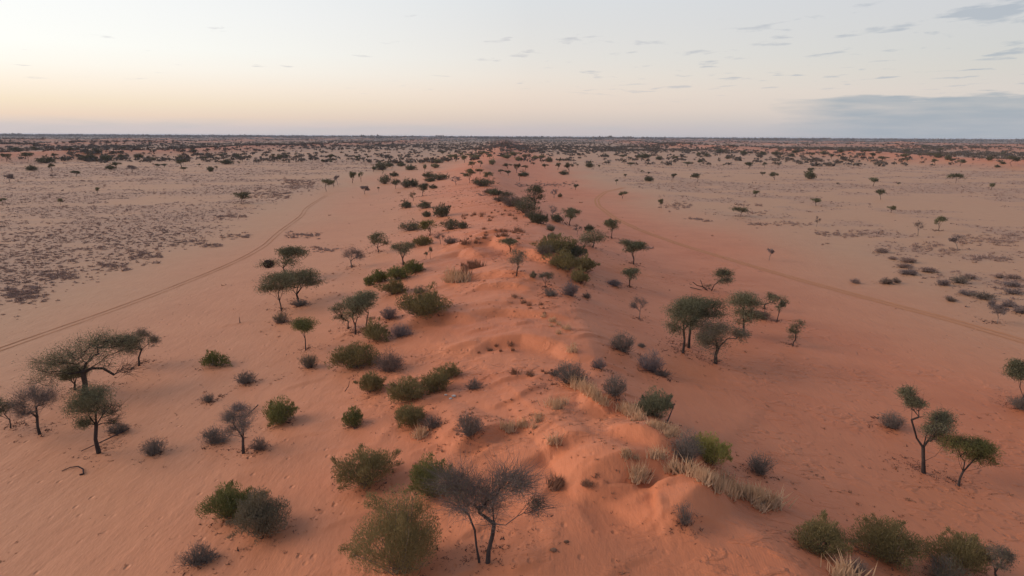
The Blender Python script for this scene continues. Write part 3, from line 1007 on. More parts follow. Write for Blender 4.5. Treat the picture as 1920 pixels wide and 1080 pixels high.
add('U', 541, 524, 58, 74, 'dark', 'leaning acacia above the twin umbrella trees carrying a dark nest', lobes=[(6, 44, 26, 13, 1.6, 1.2), (-34, 28, 18, 6, 0.6, 0.6), (-2, 50, 14, 8, 0.5, 1)],
    stem=[(0, 0), (-4, 12), (-8, 22)], limbs=[[(-8, 22), (-20, 32), (-36, 32)], [(-8, 22), (-4, 36), (4, 46)]], tr=0.14)
add('F', 653, 617, 60, 40, 'dark', 'left of three slim trees beside the olive thicket, leaning left', tr=0.1, lobes=[(-12, 36, 18, 22, 1.4, 1.0), (-18, 18, 10, 8, .3, .7)])
add('T', 667, 627, 76, 50, 'dark', 'middle one of three slim trees beside the olive thicket', tr=0.13, lobes=[(4, 58, 24, 17, 1.4, 1.1), (0, 40, 14, 12, .4, .9)])
add('T', 687, 620, 74, 48, 'dark', 'right one of three slim trees beside the olive thicket', tr=0.1, lobes=[(2, 60, 20, 14, 1.3, 1.1), (-8, 46, 14, 12, .4, .8), (8, 22, 10, 10, .3, .2)])
add('S', 706, 641, 36, 54, 'olive', 'olive thicket bush at the feet of the three slim trees')
add('G', 752, 633, 26, 44, 'mauve', 'mauve twiggy bush on the sand ledge right of the olive thicket')
add('G', 729, 600, 26, 38, 'mauve', 'dead mauve bush leaning on the large olive dome')
add('S', 793, 600, 50, 104, 'olive', 'largest olive dome of a bush on the left shoulder of the dune')
add('S', 668, 694, 50, 88, 'olive', 'wide olive bush with pale splayed stems on the left slope')
add('G', 730, 700, 46, 62, 'browntwig', 'brown twiggy bush touching the wide olive bush')
add('S', 697, 738, 40, 52, 'olive', 'small vase-shaped olive bush below the wide olive bush')
add('S', 764, 755, 46, 76, 'olive', 'open olive bush with crooked stems, lowest of three climbing the dune')
add('S', 814, 736, 42, 60, 'olive', 'middle olive bush of three climbing the dune')
add('S', 840, 709, 28, 44, 'olive', 'topmost and smallest olive bush of three climbing the dune')
add('G', 888, 731, 22, 36, 'twig', 'small dark dead bush on the dune right of the three olive bushes')
add('S', 770, 802, 40, 72, 'olive', 'low spreading olive bush beside a grass tuft on the lower dune slope')
add('G', 812, 806, 26, 50, 'browntwig', 'thin brown bush joined to the low spreading olive bush')
add('G', 881, 831, 48, 60, 'twig', 'blue-grey tangled bush alone on the dune slope in the middle')
add('S', 688, 920, 72, 104, 'olive', 'ragged olive bush leaning left on the near left slope')
add('S', 808, 938, 70, 92, 'green', 'bright green bush behind the near two-stemmed bare tree')
add('S', 752, 1096, 150, 176, 'olive', 'biggest and nearest olive bush at the lower edge')
add('B', 914, 1055, 178, 200, 'grey', 'near two-stemmed bare tree with a wide grey crown', lv=0.8, tr=0.15,
    lobes=[(-58, 128, 40, 24, 1.3, 1.0), (46, 150, 44, 18, 1.4, 0.5), (88, 100, 18, 20, 0.6, 1.0), (-6, 122, 40, 22, 0.9, 0.4), (8, 90, 40, 20, 0.5, 0.1), (-50, 92, 26, 14, 0.4, 0.15)],
    forks=[[(0, 0), (2, 22), (9, 47), (12, 64)], [(-14, 8), (-20, 29), (-25, 57), (-34, 80), (-47, 91)]],
    limbs=[[(12, 64), (34, 64), (54, 80), (73, 98), (87, 115)], [(12, 64), (10, 94), (9, 119), (10, 154)], [(10, 94), (24, 126), (34, 147)], [(16, 108), (45, 131), (52, 147), (70, 156)], [(12, 64), (-8, 64), (-24, 61)], [(10, 75), (-8, 78), (-22, 94), (-31, 103)],
           [(-47, 91), (-66, 105), (-84, 110)], [(-47, 91), (-57, 115), (-59, 132)], [(-62, 103), (-80, 124), (-94, 138)], [(-40, 86), (-58, 92), (-72, 88)]])
add('S', 432, 980, 64, 100, 'green', 'green half of the double bush on the near left sand')
add('S', 494, 1008, 80, 108, 'grey', 'grey-brown half of the double bush on the near left sand')
add('G', 373, 1066, 42, 78, 'twig', 'low dark grey bush at the lower left with pale bare twigs')
# dune top and its right side
add('F', 968, 518, 56, 42, 'grey', 'slender single-stemmed fan tree standing on the dune top', tr=0.1, lobes=[(2, 37, 20, 12, 1.5, .9), (0, 26, 14, 6, .5, .5)])
add('U', 957, 472, 25, 48, 'dark', 'flat spreading tree behind the slender fan tree on the dune top', tr=0.1)
add('G', 1022, 484, 26, 44, 'grey', 'grey bush at the left of the olive thicket under the right crest')
add('S', 1042, 476, 32, 74, 'olive', 'back bush of the olive thicket right of the dune top')
add('S', 1072, 488, 30, 60, 'ever', 'dark bush in the middle of the olive thicket right of the dune top')
add('S', 1060, 508, 38, 80, 'olive', 'front broad bush of the olive thicket right of the dune top')
add('S', 1096, 510, 30, 42, 'olive', 'right-hand round bush of the olive thicket right of the dune top')
add('S', 1086, 531, 28, 42, 'olive', 'small grey-olive bush below the olive thicket')
add('F', 1024, 541, 32, 34, 'grey', 'little two-stemmed tree below the olive thicket', tr=0.06)
add('G', 1031, 556, 17, 36, 'twig', 'grey bush at the foot of the little two-stemmed tree')
add('G', 1070, 556, 32, 38, 'mauve', 'mauve-grey upright bush right of the little two-stemmed tree')
add('S', 1000, 522, 13, 14, 'grey', 'tiny bush between the slender fan tree and the two-stemmed tree')
add('G', 1100, 560, 12, 18, 'browntwig', 'tiny brown bush on the slope right of the mauve-grey bush')
add('T', 1188, 496, 49, 56, 'dark', 'round-crowned tree with a fallen shadow on the sand right of the thicket', tr=0.15)
add('T', 1181, 539, 39, 44, 'dark', 'small round tree below the round-crowned tree right of the thicket', tr=0.11)
add('G', 1152, 537, 13, 30, 'mauve', 'low mauve bush left of the small round tree')
add('T', 1147, 447, 39, 38, 'dark', 'tall narrow tree beside the pale track on the right', tr=0.13)
add('T', 1111, 464, 34, 54, 'dark', 'broad low tree with splayed limbs right of the crest', tr=0.17, lobes=[(0, 22, 27, 10, 2, 1.2), (-14, 16, 12, 6, .6, 1), (14, 15, 12, 6, .6, 1)])
add('S', 1104, 434, 13, 18, 'ever', 'small round tree top behind the broad low tree')
add('B', 1082, 440, 19, 17, 'browntwig', 'little bare tree left of the broad low tree', lv=0.4)
add('T', 1067, 422, 35, 42, 'dark', 'open-crowned dark tree on the right below the far crest', tr=0.15)
add('D', 1044, 417, 17, 24, 'ever', 'dark round bush joined to the open-crowned dark tree')
add('T', 1002, 394, 48, 42, 'ever', 'tallest dark tree standing beside the far crest', tr=0.16, lobes=[(0, 34, 19, 13, 2, 1.5), (-6, 22, 15, 8, .8, 1.3)])
add('D', 984, 400, 32, 42, 'ever', 'dense dark bush against the tallest dark tree by the far crest')
add('S', 1010, 419, 24, 36, 'ever', 'dark green bush at the end of the row under the far crest edge')
add('G', 962, 388, 24, 50, 'browntwig', '@slip'); add('G', 940, 378, 14, 34, 'grey', '@slip'); add('S', 928, 366, 13, 30, 'ever', '@slip')
add('G', 1032, 432, 12, 20, 'browntwig', '@slip'); add('G', 950, 368, 10, 26, 'grey', '@slip'); add('G', 994, 408, 15, 26, 'grey', '@slip')
add('G', 1033, 433, 10, 16, 'grey', '@slip'); add('G', 916, 362, 9, 24, 'browntwig', '@slip'); add('S', 1036, 448, 12, 22, 'grey', '@slip')
add('B', 1035, 409, 25, 19, 'mauve', 'thin bare tree between the far crest row and the open-crowned tree', lv=0.35)
add('B', 1039, 371, 17, 19, 'mauve', 'small bare tree right of the tallest dark tree', lv=0.3)
add('S', 1050, 370, 8, 8, 'grey', 'tiny round bush beside the small bare tree right of the crest')
add('B', 1199, 599, 46, 34, 'browntwig', 'leafless little tree alone on the red sand right of the dune', lv=0.12, tr=0.07)
add('G', 1167, 662, 44, 54, 'twig', 'blue-grey round bush at the right foot of the dune, above a mauve one')
add('G', 1203, 652, 9, 16, 'twig', 'tiny grey bush right of the blue-grey round bush')
add('G', 1222, 700, 42, 56, 'mauve', 'mauve open bush at the right foot of the dune')
add('G', 1242, 707, 16, 34, 'browntwig', 'low brown tuft at the foot of the mauve open bush')
add('G', 1070, 722, 46, 70, 'twig', 'dark mauve bush just behind the row of straw grass')
add('G', 1122, 692, 22, 32, 'mauve', 'small faded bush above the dark mauve bush on the slip face')
add('G', 1040, 706, 14, 22, 'twig', 'small dark bush left of the dark mauve bush behind the grass')
add('G', 1152, 748, 42, 56, 'twig', 'dark purple bush between the straw grass and the dark olive tree-like bush')
add('S', 1228, 783, 54, 76, 'dark', 'dark olive tree-like bush with a pale stem below the crest')
add('G', 1285, 872, 66, 72, 'twig', 'big dark blue-grey bush pressed against the steep sand face')
add('S', 1332, 872, 54, 68, 'yellow', 'yellow-green bush right of the big blue-grey bush')
add('G', 1423, 891, 44, 60, 'twig', 'dark grey bush alone right of the yellow-green bush')
add('G', 1284, 992, 42, 52, 'browntwig', 'wispy faded bush on the near sand lip', sparse=0.35)
# trees on the red sand at the right
add('T', 1280, 662, 100, 74, 'dark', 'left front tree of the grove on the right red sand', tr=0.17, lobes=[(-10, 72, 30, 20, 1.6, 1.1), (8, 86, 20, 12, .7, 1.1), (-22, 48, 16, 14, .6, .7), (14, 56, 18, 12, .5, .8)], stem=[(0, 0), (2, 24), (0, 42)])
add('T', 1291, 652, 96, 90, 'dark', 'left rear tree of the grove, with a long branch reaching right', tr=0.2,
    lobes=[(2, 80, 24, 12, 1.3, 1.2), (46, 76, 24, 10, 1.2, 1.0), (22, 60, 18, 12, .7, 1.0)], limbs=[[(1, 30), (20, 44), (36, 58), (48, 70)]], stem=[(0, 0), (0, 18), (1, 32)])
add('T', 1342, 682, 84, 96, 'grey', 'front tree of the grove with a stout dark trunk and grey-green crown', tr=0.24, lobes=[(-8, 56, 34, 24, 2, 1.2), (34, 56, 18, 10, .7, .9), (-30, 46, 14, 16, .6, .9)], stem=[(0, 0), (-1, 16), (2, 30)], limbs=[[(2, 30), (18, 46), (30, 54)], [(2, 24), (-20, 24), (-36, 32)]])
add('T', 1393, 627, 78, 76, 'dark', 'densest rounded tree at the back of the grove', tr=0.18, lobes=[(-4, 56, 32, 18, 2, 1.3), (18, 50, 20, 14, .9, 1.2), (-2, 36, 26, 12, .9, .9)])
add('F', 1434, 580, 34, 30, 'dark', 'small leaning tree at the right rear of the grove', tr=0.12, lobes=[(12, 22, 14, 9, 1, 1)])
add('F', 1456, 603, 50, 36, 'dark', 'thin two-stemmed tree at the right end of the grove', tr=0.09)
add('G', 1430, 600, 20, 40, 'browntwig', 'brown bush behind the thin two-stemmed tree of the grove')
add('F', 1486, 648, 50, 34, 'dark', 'small lone crooked tree right of the grove', tr=0.1, lobes=[(6, 40, 14, 9, 1.2, 1.2), (0, 24, 12, 10, .9, .8)])
add('F', 1332, 545, 40, 70, 'dark', 'half-fallen tree with a bent stem and dead branches above the grove', tr=0.2,
    lobes=[(27, 28, 17, 9, 2, 1.2), (-8, 10, 8, 3, .2, .3)], stem=[(0, 0), (6, 11), (18, 20)], limbs=[[(0, 1), (-14, 7), (-26, 10), (-34, 16)], [(-14, 7), (-20, 20)], [(0, 1), (-22, 3), (-38, 6)]], lw=[60, 30, 60])
add('T', 1733, 887, 150, 110, 'dark', 'crooked two-limbed tree at the right with a separate ball of leaves on top', tr=0.19,
    lobes=[(-40, 139, 18, 14, 1.2, 1.6), (0, 92, 18, 14, .8, .7), (26, 86, 24, 20, 1.8, 1.4), (14, 62, 18, 10, .5, .2), (-34, 118, 12, 8, .3, .3)],
    stem=[(0, 0), (-4, 22), (-8, 48)], limbs=[[(-8, 48), (-20, 62), (-30, 80), (-38, 98), (-40, 122)], [(-4, 22), (14, 34), (24, 50), (24, 70)], [(-8, 48), (-4, 72), (6, 86)], [(-32, 92), (-26, 104), (-14, 104)]])
add('G', 1672, 806, 36, 56, 'twig', 'dark twiggy bush behind the crooked two-limbed tree')
add('U', 1797, 911, 90, 98, 'green', 'slim V-forked tree beside the crooked two-limbed tree', tr=0.11,
    lobes=[(-6, 72, 28, 12, 1.1, .7), (42, 62, 24, 15, 1.5, 1.2), (58, 42, 10, 8, .3, .8), (14, 74, 20, 10, .7, .8)], stem=[(0, 0), (2, 14), (5, 26)], limbs=[[(5, 26), (-4, 42), (-10, 58)], [(5, 26), (20, 46), (34, 56)]])
add('T', 1913, 762, 88, 74, 'dark', 'bushy tree cut off by the right border', tr=0.16)
add('G', 1912, 770, 30, 50, 'twig', 'grey bush at the foot of the tree at the right border')
add('S', 1535, 1040, 66, 108, 'olive', 'left one of three olive bushes in a row at the lower right')
add('S', 1660, 1056, 80, 134, 'olive', 'middle and largest of three olive bushes in a row at the lower right')
add('S', 1795, 1072, 68, 108, 'olive', 'right one of three olive bushes in a row at the lower right')
add('G', 1770, 1098, 56, 90, 'grey', 'pale grey bush in front of the right olive bush at the lower border')
add('F', 1868, 1094, 66, 66, 'grey', 'small grey flat-topped tree in the lower right corner', tr=0.08)
add('G', 1605, 1086, 38, 60, 'browntwig', 'low brown-grey bush behind the straw tuft at the lower border')
# left side, middle distance
add('B', 660, 502, 37, 50, 'mauve', 'pale mauve leafless tree spreading low on the left slope', lv=1.3, tr=0.16)
add('T', 710, 473, 38, 42, 'dark', 'round umbrella tree with twisted stems left of the dune', tr=0.14, lobes=[(0, 27, 19, 9, 2, 1.3), (-12, 14, 9, 6, .5, .4), (12, 15, 9, 6, .5, .5)])
add('F', 756, 497, 43, 60, 'dark', 'wide fan-crowned dark tree above the green bush row', tr=0.17)
add('S', 693, 536, 22, 22, 'green', 'leftmost bush of the green row, with visible stems')
add('S', 712, 530, 26, 32, 'green', 'second bush of the green row on the left slope')
add('S', 745, 526, 28, 44, 'green', 'third and thickest bush of the green row on the left slope')
add('S', 774, 512, 24, 44, 'green', 'uppermost bush of the green row on the left slope')
add('S', 738, 553, 28, 48, 'olive', 'round olive bush right below the green row')
add('G', 786, 551, 15, 32, 'grey', 'sparse low bush between the green row and the large olive dome')
add('F', 807, 486, 24, 10, 'grey', 'thin sapling standing left of the sharp sand ridges')
add('F', 799, 486, 14, 10, 'grey', 'short sapling leaning left beside the thin sapling')
add('D', 771, 433, 20, 44, 'ever', 'long dark evergreen bush at the left end of the middle thicket')
add('T', 806, 442, 30, 44, 'green', 'green tree with pale gaps in the middle thicket', tr=0.14)
add('D', 845, 431, 22, 40, 'ever', 'dark evergreen bush at the right of the middle thicket')
add('S', 868, 429, 15, 18, 'ever', 'small bush at the right tip of the middle thicket')
add('S', 791, 461, 19, 38, 'olive', 'grey-olive bush below the middle thicket')
add('B', 826, 458, 22, 22, 'browntwig', 'small leafless tree below the middle thicket', lv=0.5)
add('G', 845, 458, 15, 32, 'twig', 'dark low bush right of the small leafless tree below the thicket')
add('D', 762, 390, 14, 26, 'ever', 'black dome-shaped bush on the open sand left of the crest')
add('D', 796, 391, 15, 26, 'ever', 'ragged dark bush right of the black dome-shaped bush')
add('S', 800, 407, 12, 18, 'ever', 'small round bush below the ragged dark bush')
add('S', 829, 407, 25, 30, 'ever', 'tall green bush on the left flank below the crest')
add('B', 775, 377, 18, 16, 'grey', 'little grey tree above the black dome-shaped bush', lv=1.0)
for x, y, h, w, k in [(792, 368, 27, 32, 'T'), (742, 354, 20, 22, 'T'), (762, 352, 18, 28, 'D'), (721, 345, 19, 28, 'D'), (739, 331, 9, 17, 'D'), (715, 319, 17, 32, 'D'), (770, 319, 9, 24, 'D'), (803, 333, 11, 26, 'D'),
                      (825, 338, 14, 32, 'D'), (806, 341, 9, 22, 'D'), (730, 313, 10, 20, 'D'), (700, 322, 10, 18, 'T'), (775, 350, 14, 24, 'D'), (812, 354, 8, 16, 'D'), (752, 312, 7, 18, 'D')]:
    add(k, x, y, h, w, 'ever', '@flank')
add('B', 855, 347, 17, 20, 'mauve', 'pale bare fan tree behind the first crest mound', lv=0.5)
add('T', 880, 343, 27, 24, 'dark', 'tall open tree just behind the crest mound', tr=0.13)
add('D', 904, 350, 17, 44, 'ever', 'wide dark bush right on top of the crest mound')
add('T', 917, 343, 21, 22, 'dark', 'dark tree behind the wide bush on the crest mound', tr=0.12)
for x, y, h, w, k in [(900, 327, 11, 18, 'U'), (796, 323, 16, 11, 'T'), (816, 315, 9, 18, 'D'), (820, 306, 9, 22, 'D'), (854, 303, 15, 15, 'T'), (885, 315, 13, 17, 'T'), (901, 313, 14, 11, 'T'), (923, 309, 12, 13, 'D'), (871, 305, 15, 16, 'T'),
                      (906, 294, 11, 24, 'T'), (892, 299, 11, 16, 'D'), (918, 298, 9, 14, 'T'), (880, 296, 9, 14, 'T'), (864, 293, 8, 12, 'T'), (845, 296, 7, 12, 'D'), (838, 302, 7, 14, 'D'), (830, 290, 6, 10, 'T'),
                      (965, 296, 12, 22, 'T'), (983, 297, 9, 14, 'T'), (950, 297, 9, 18, 'D'), (972, 302, 9, 14, 'D'), 
                      (1003, 298, 7, 16, 'D'), (1016, 296, 6, 14, 'D'), (880, 324, 8, 12, 'T'), (868, 330, 7, 10, 'T')]:
    add(k, x, y, h, w, 'dark', '@knoll')
for x, y, h, w, k in [(952, 316, 11, 18, 'T'), (969, 324, 18, 15, 'T'), (983, 331, 10, 22, 'D'), (974, 339, 15, 10, 'F'), (953, 329, 10, 15, 'T'), (939, 326, 9, 13, 'T'), (1067, 322, 19, 18, 'T'), (1046, 318, 13, 16, 'T'), (1057, 328, 9, 18, 'D'),
                      (1022, 316, 10, 14, 'T'), (1030, 304, 10, 14, 'D'), (985, 318, 9, 14, 'T'), (1048, 304, 7, 11, 'T'), (1079, 356, 11, 12, 'T'), (1000, 310, 6, 9, 'T'), (1083, 314, 7, 6, 'F')]:
    add(k, x, y, h, w, 'ever', '@rside')
# left plain
add('U', 452, 382, 23, 38, 'ever', 'dark umbrella tree alone where the left scrub ends', tr=0.14)
add('U', 612, 359, 24, 27, 'dark', 'umbrella tree at the far end of the left track')
add('F', 626, 351, 13, 13, 'dark', 'small tree right behind the umbrella tree at the track end')
add('F', 633, 347, 18, 14, 'mauve', 'pale bare tree behind the umbrella tree at the track end')
add('U', 684, 364, 16, 21, 'mauve', 'small pale spreading tree on the open sand left of the flank row')
add('T', 661, 343, 23, 18, 'dark', 'taller tree at the left end of the flank row')
add('F', 677, 341, 19, 11, 'dark', 'thin tree at the left end of the flank row')
add('F', 710, 359, 9, 7, 'grey', 'tiny sapling on the sand below the flank row')
add('T', 182, 363, 13, 12, 'dark', 'small tree in the middle of the left scrub plain')
add('T', 114, 384, 13, 12, 'dark', 'small tree in the scrub near the left border, lower of two')
add('T', 5, 382, 12, 14, 'dark', 'small tree touching the left border above the scrub')
add('T', 19, 342, 16, 18, 'mauve', 'round mauve tree near the left border at the edge of the bare sand')
add('U', 143, 331, 11, 22, 'ever', 'dark flat tree at the lower edge of the bare sand strip on the left')
add('T', 101, 333, 6, 12, 'mauve', 'small round bush-like tree left of the dark flat tree')
add('U', 248, 323, 13, 22, 'mauve', 'pale umbrella tree in the middle of the bare sand strip')
add('U', 340, 313, 14, 26, 'ever', 'upper one of two flat trees at the right of the bare sand strip')
add('U', 345, 321, 8, 16, 'ever', 'lower one of two flat trees at the right of the bare sand strip')
for x, y, h, w, k in [(295, 316, 9, 12, 'U'), (308, 314, 7, 16, 'U'), (207, 318, 10, 20, 'D'), (219, 315, 13, 18, 'T'), (60, 320, 10, 20, 'D'), (98, 320, 14, 14, 'T'), (53, 302, 17, 28, 'U'), (13, 303, 16, 20, 'T'), (86, 306, 10, 32, 'D'), (167, 302, 15, 30, 'D'),
                      (525, 303, 13, 14, 'T'), (621, 300, 12, 13, 'T'), (606, 306, 8, 10, 'T'), (620, 304, 4, 7, 'D'), (425, 308, 7, 24, 'D'), (448, 310, 7, 6, 'F'), (395, 319, 7, 14, 'D'), (406, 317, 6, 7, 'T'), (373, 312, 6, 8, 'T'), (395, 322, 6, 10, 'D'),
                      (555, 296, 9, 5, 'F'), (538, 297, 9, 10, 'T'), (513, 296, 8, 12, 'T'), (446, 297, 8, 14, 'D'), (468, 296, 6, 8, 'T'), (416, 297, 8, 8, 'F'), (384, 300, 7, 12, 'T'), (338, 299, 9, 14, 'D'), (200, 302, 12, 22, 'D'), (226, 300, 12, 10, 'T'), (103, 297, 11, 12, 'T'),
                      (260, 296, 8, 18, 'D'), (287, 301, 7, 12, 'D'), (670, 300, 9, 12, 'T'), (690, 298, 6, 8, 'T'), (66, 282, 7, 18, 'D'), (30, 285, 8, 24, 'D'), (232, 282, 7, 12, 'T'), (180, 288, 8, 22, 'D'), (362, 286, 7, 16, 'D'), (130, 283, 6, 14, 'T')]:
    add(k, x, y, h, w, 'ever', '@ltree')
# right plain
add('U', 1792, 344, 19, 32, 'ever', 'dark umbrella tree standing clear on the right plain with a shadow')
add('T', 1858, 356, 14, 15, 'dark', 'small round tree right of the clear-standing umbrella tree')
add('T', 1651, 374, 22, 20, 'ever', 'dark upright tree in the middle of the right plain')
add('U', 1637, 349, 17, 19, 'dark', 'flat-topped tree above the dark upright tree on the right plain')
add('U', 1530, 386, 15, 25, 'dark', 'small umbrella tree above a scrub patch left of the upright tree')
add('T', 1671, 399, 14, 18, 'dark', 'low round tree below the dark upright tree on the right plain')
add('T', 1760, 433, 31, 25, 'dark', 'tall round tree at the edge of the dense scrub on the right', tr=0.12)
add('B', 1721, 442, 30, 18, 'browntwig', 'thin bare tree left of the tall round tree in the scrub', lv=0.5)
add('B', 1531, 425, 19, 11, 'browntwig', 'slim bare sapling alone on the right plain', lv=0.25)
add('F', 1795, 469, 29, 34, 'mauve', 'leaning mauve tree in the scrub at the right')
add('D', 1518, 336, 18, 22, 'ever', 'lower dark crown of the stacked pair on the right plain')
add('T', 1518, 326, 12, 14, 'ever', 'upper dark crown of the stacked pair on the right plain')
add('U', 1388, 406, 18, 36, 'ever', 'broad low dark tree with a shadow among scrub right of the track')
add('T', 1240, 390, 18, 16, 'dark', 'egg-shaped tree at the left end of a scrub patch')
add('U', 1307, 342, 18, 24, 'ever', 'dark umbrella tree beyond the scrub patches right of the track')
add('T', 1167, 372, 15, 20, 'dark', 'bushy tree beside the bend of the pale track')
add('T', 1416, 369, 13, 17, 'dark', 'round tree above the broad low dark tree')
add('F', 1442, 488, 22, 18, 'mauve', 'lone leaning sapling beside the pale track on the right', tr=0.06)
add('F', 1870, 606, 34, 44, 'mauve', 'sparse mauve tree at the right border near the pale track', tr=0.07)
for x, y, h, w, k in [(1452, 337, 16, 20, 'T'), (1262, 336, 11, 13, 'T'), (1289, 312, 9, 20, 'U'), (1313, 309, 11, 11, 'T'), (1404, 316, 12, 24, 'U'), (1434, 315, 12, 11, 'T'), (1357, 313, 6, 6, 'F'), (1217, 340, 10, 19, 'D'), (1105, 314, 11, 19, 'D'),
                      (1183, 313, 9, 14, 'U'), (1123, 315, 6, 8, 'T'), (1204, 326, 7, 8, 'F'), (1236, 300, 8, 14, 'D'), (1265, 302, 10, 16, 'T'), (1208, 297, 7, 26, 'D'), (1168, 297, 8, 16, 'T'), (1181, 300, 6, 10, 'T'), (1135, 294, 6, 14, 'D'), (1310, 291, 6, 10, 'D'), (1326, 294, 7, 14, 'D'),
                      (1352, 286, 7, 18, 'D'), (1394, 290, 8, 16, 'D'), (1430, 291, 7, 16, 'D'), (1455, 291, 9, 20, 'D'), (1452, 305, 5, 5, 'F'), (1685, 347, 5, 9, 'U'), (1570, 346, 4, 6, 'T'), (1364, 298, 6, 9, 'D'), (1430, 330, 8, 12, 'T'), (1215, 328, 6, 9, 'T'), (1156, 346, 10, 8, 'F'), (1172, 333, 7, 9, 'T')]:
    add(k, x, y, h, w, 'ever', '@rtree')
for x, y, h, w, k in [(1896, 312, 19, 32, 'U'), (1800, 311, 14, 18, 'T'), (1785, 306, 9, 14, 'U'), (1753, 309, 12, 16, 'T'), (1855, 301, 9, 13, 'D'), (1777, 300, 10, 13, 'D'), (1880, 292, 7, 12, 'D'), (1696, 300, 12, 20, 'U'), (1692, 304, 8, 8, 'T'), (1702, 305, 9, 9, 'T'), (1655, 301, 9, 22, 'T'),
                      (1637, 298, 12, 16, 'T'), (1622, 288, 8, 22, 'U'), (1745, 294, 7, 20, 'U'), (1759, 296, 9, 14, 'D'), (1724, 294, 5, 9, 'U'), (1700, 286, 7, 14, 'D'), (1732, 277, 5, 10, 'D'), (1523, 294, 8, 8, 'T'), (1484, 294, 8, 10, 'D'), (1559, 299, 10, 8, 'T'), (1572, 297, 8, 8, 'T'),
                      (1595, 299, 8, 7, 'F'), (1605, 295, 4, 5, 'T'), (1545, 290, 8, 16, 'D'), (1576, 286, 7, 14, 'D'), (1490, 287, 6, 14, 'D'), (1504, 284, 5, 10, 'D'), (1652, 283, 6, 12, 'D'), (1825, 302, 5, 7, 'T'), (1735, 304, 7, 5, 'F'), (1762, 286, 7, 12, 'U'), (1765, 281, 5, 8, 'D'), (1834, 290, 4, 8, 'D'),
                      (1880, 308, 5, 12, 'D'), (1870, 314, 5, 10, 'D')]:
    add(k, x, y, h, w, 'ever', '@rdune')
# bigger bushes of the scrub on the right plain
for i, (x, y, h, w, mt, lb) in enumerate([
        (1653, 474, 10, 28, 'scrub', 'dark scrub bush alone at the left of the right scrub patches'), (1674, 487, 7, 20, 'scrub', 'low scrub bush at the top left of the nearest right patch'),
        (1702, 493, 11, 36, 'scrub', 'long dark scrub bush in the upper row of the nearest right patch'), (1697, 503, 8, 30, 'scrub', 'long dark scrub bush in the second row of the nearest right patch'),
        (1740, 511, 8, 34, 'scrub', 'flat scrub bush trailing right from the nearest right patch'), (1705, 516, 11, 38, 'mauve', 'grey-mauve bush at the bottom of the nearest right patch'),
        (1603, 532, 11, 18, 'scrub', 'small brown bush alone left of the twin brown bushes'), (1662, 533, 13, 26, 'browntwig', 'left one of the twin brown bushes on the pale sand'),
        (1680, 531, 11, 18, 'browntwig', 'right one of the twin brown bushes on the pale sand'), (1769, 536, 14, 26, 'mauve', 'left bush of the big mauve patch on the right plain'),
        (1799, 532, 18, 38, 'twig', 'tall bush in the middle of the big mauve patch on the right plain'), (1818, 523, 10, 30, 'scrub', 'dark bush behind the big mauve patch on the right plain'),
        (1812, 554, 13, 34, 'mauve', 'left bush of the long grey row near the right border'), (1844, 562, 17, 44, 'twig', 'thick middle bush of the long grey row near the right border'),
        (1782, 566, 10, 24, 'browntwig', 'small brown bush below the long grey row'), (1873, 522, 11, 22, 'scrub', 'dark bush left in the scrub at the right border'), (1900, 523, 10, 26, 'scrub', 'dark bush right in the scrub at the right border'),
        (1898, 538, 12, 32, 'mauve', 'bush at the right border level with the big mauve patch'), (1900, 552, 13, 36, 'mauve', 'bush at the right border above the sparse mauve tree'), (1890, 576, 16, 30, 'mauve', 'bush right behind the sparse mauve tree'),
        (1912, 588, 16, 30, 'mauve', 'pale mauve bush touching the right border'), (1859, 574, 14, 14, 'mauve', 'small upright bush above the sparse mauve tree')]):
    add('G', x, y, h, w, mt, lb)

bx = np.array([c[1] for c in C], float); by = np.array([c[2] for c in C], float)
HP, HD = hit(bx, by, height)

NAMES = {'U': ('umbrella_acacia', 'tree'), 'T': ('acacia_tree', 'tree'), 'F': ('thin_tree', 'tree'), 'B': ('bare_tree', 'tree'),
         'S': ('leafy_shrub', 'shrub'), 'G': ('twiggy_bush', 'bush'), 'D': ('evergreen_bush', 'shrub')}


def default_lobes(kind, W, H, rng):
    if kind == 'U':
        L = [(0, 0, 0.76 * H, 0.44 * W, 0.44 * W, 0.19 * H, 2.0, 1.2)]
        for _ in range(3):
            a = rng.uniform(0, 6.28); r = rng.uniform(0.15, 0.3) * W
            L.append((r * math.cos(a), r * math.sin(a), rng.uniform(0.50, 0.80) * H, 0.24 * W, 0.24 * W, 0.13 * H, 0.8, 1.0))
        return L, 0.34
    if kind == 'T':
        L = [(0, 0, 0.66 * H, 0.36 * W, 0.36 * W, 0.27 * H, 1.6, 1.2)]
        for _ in range(4):
            a = rng.uniform(0, 6.28); r = rng.uniform(0.18, 0.32) * W
            L.append((r * math.cos(a), r * math.sin(a), rng.uniform(0.45, 0.84) * H, 0.21 * W, 0.21 * W, 0.14 * H, 0.8, rng.uniform(0.6, 1.3)))
        return L, 0.2
    if kind == 'F':
        L = [(0, 0, 0.82 * H, 0.42 * W, 0.42 * W, 0.15 * H, 1.4, 1.0)]
        for _ in range(4):
            a = rng.uniform(0, 6.28); r = rng.uniform(0.2, 0.34) * W
            L.append((r * math.cos(a), r * math.sin(a), rng.uniform(0.55, 0.78) * H, 0.18 * W, 0.18 * W, 0.12 * H, 0.7, 0.8))
        return L, 0.28
    L = [(0, 0, 0.72 * H, 0.42 * W, 0.42 * W, 0.26 * H, 1.6, 0.8)]
    for _ in range(4):
        a = rng.uniform(0, 6.28); r = rng.uniform(0.22, 0.36) * W
        L.append((r * math.cos(a), r * math.sin(a), rng.uniform(0.45, 0.72) * H, 0.2 * W, 0.2 * W, 0.14 * H, 0.7, 0.5))
    return L, 0.32


def pose(ax):
    return ax


BARKFOR = {'mauve': 'greybark', 'browntwig': 'greybark'}
PROTO = {}
ntri = 0


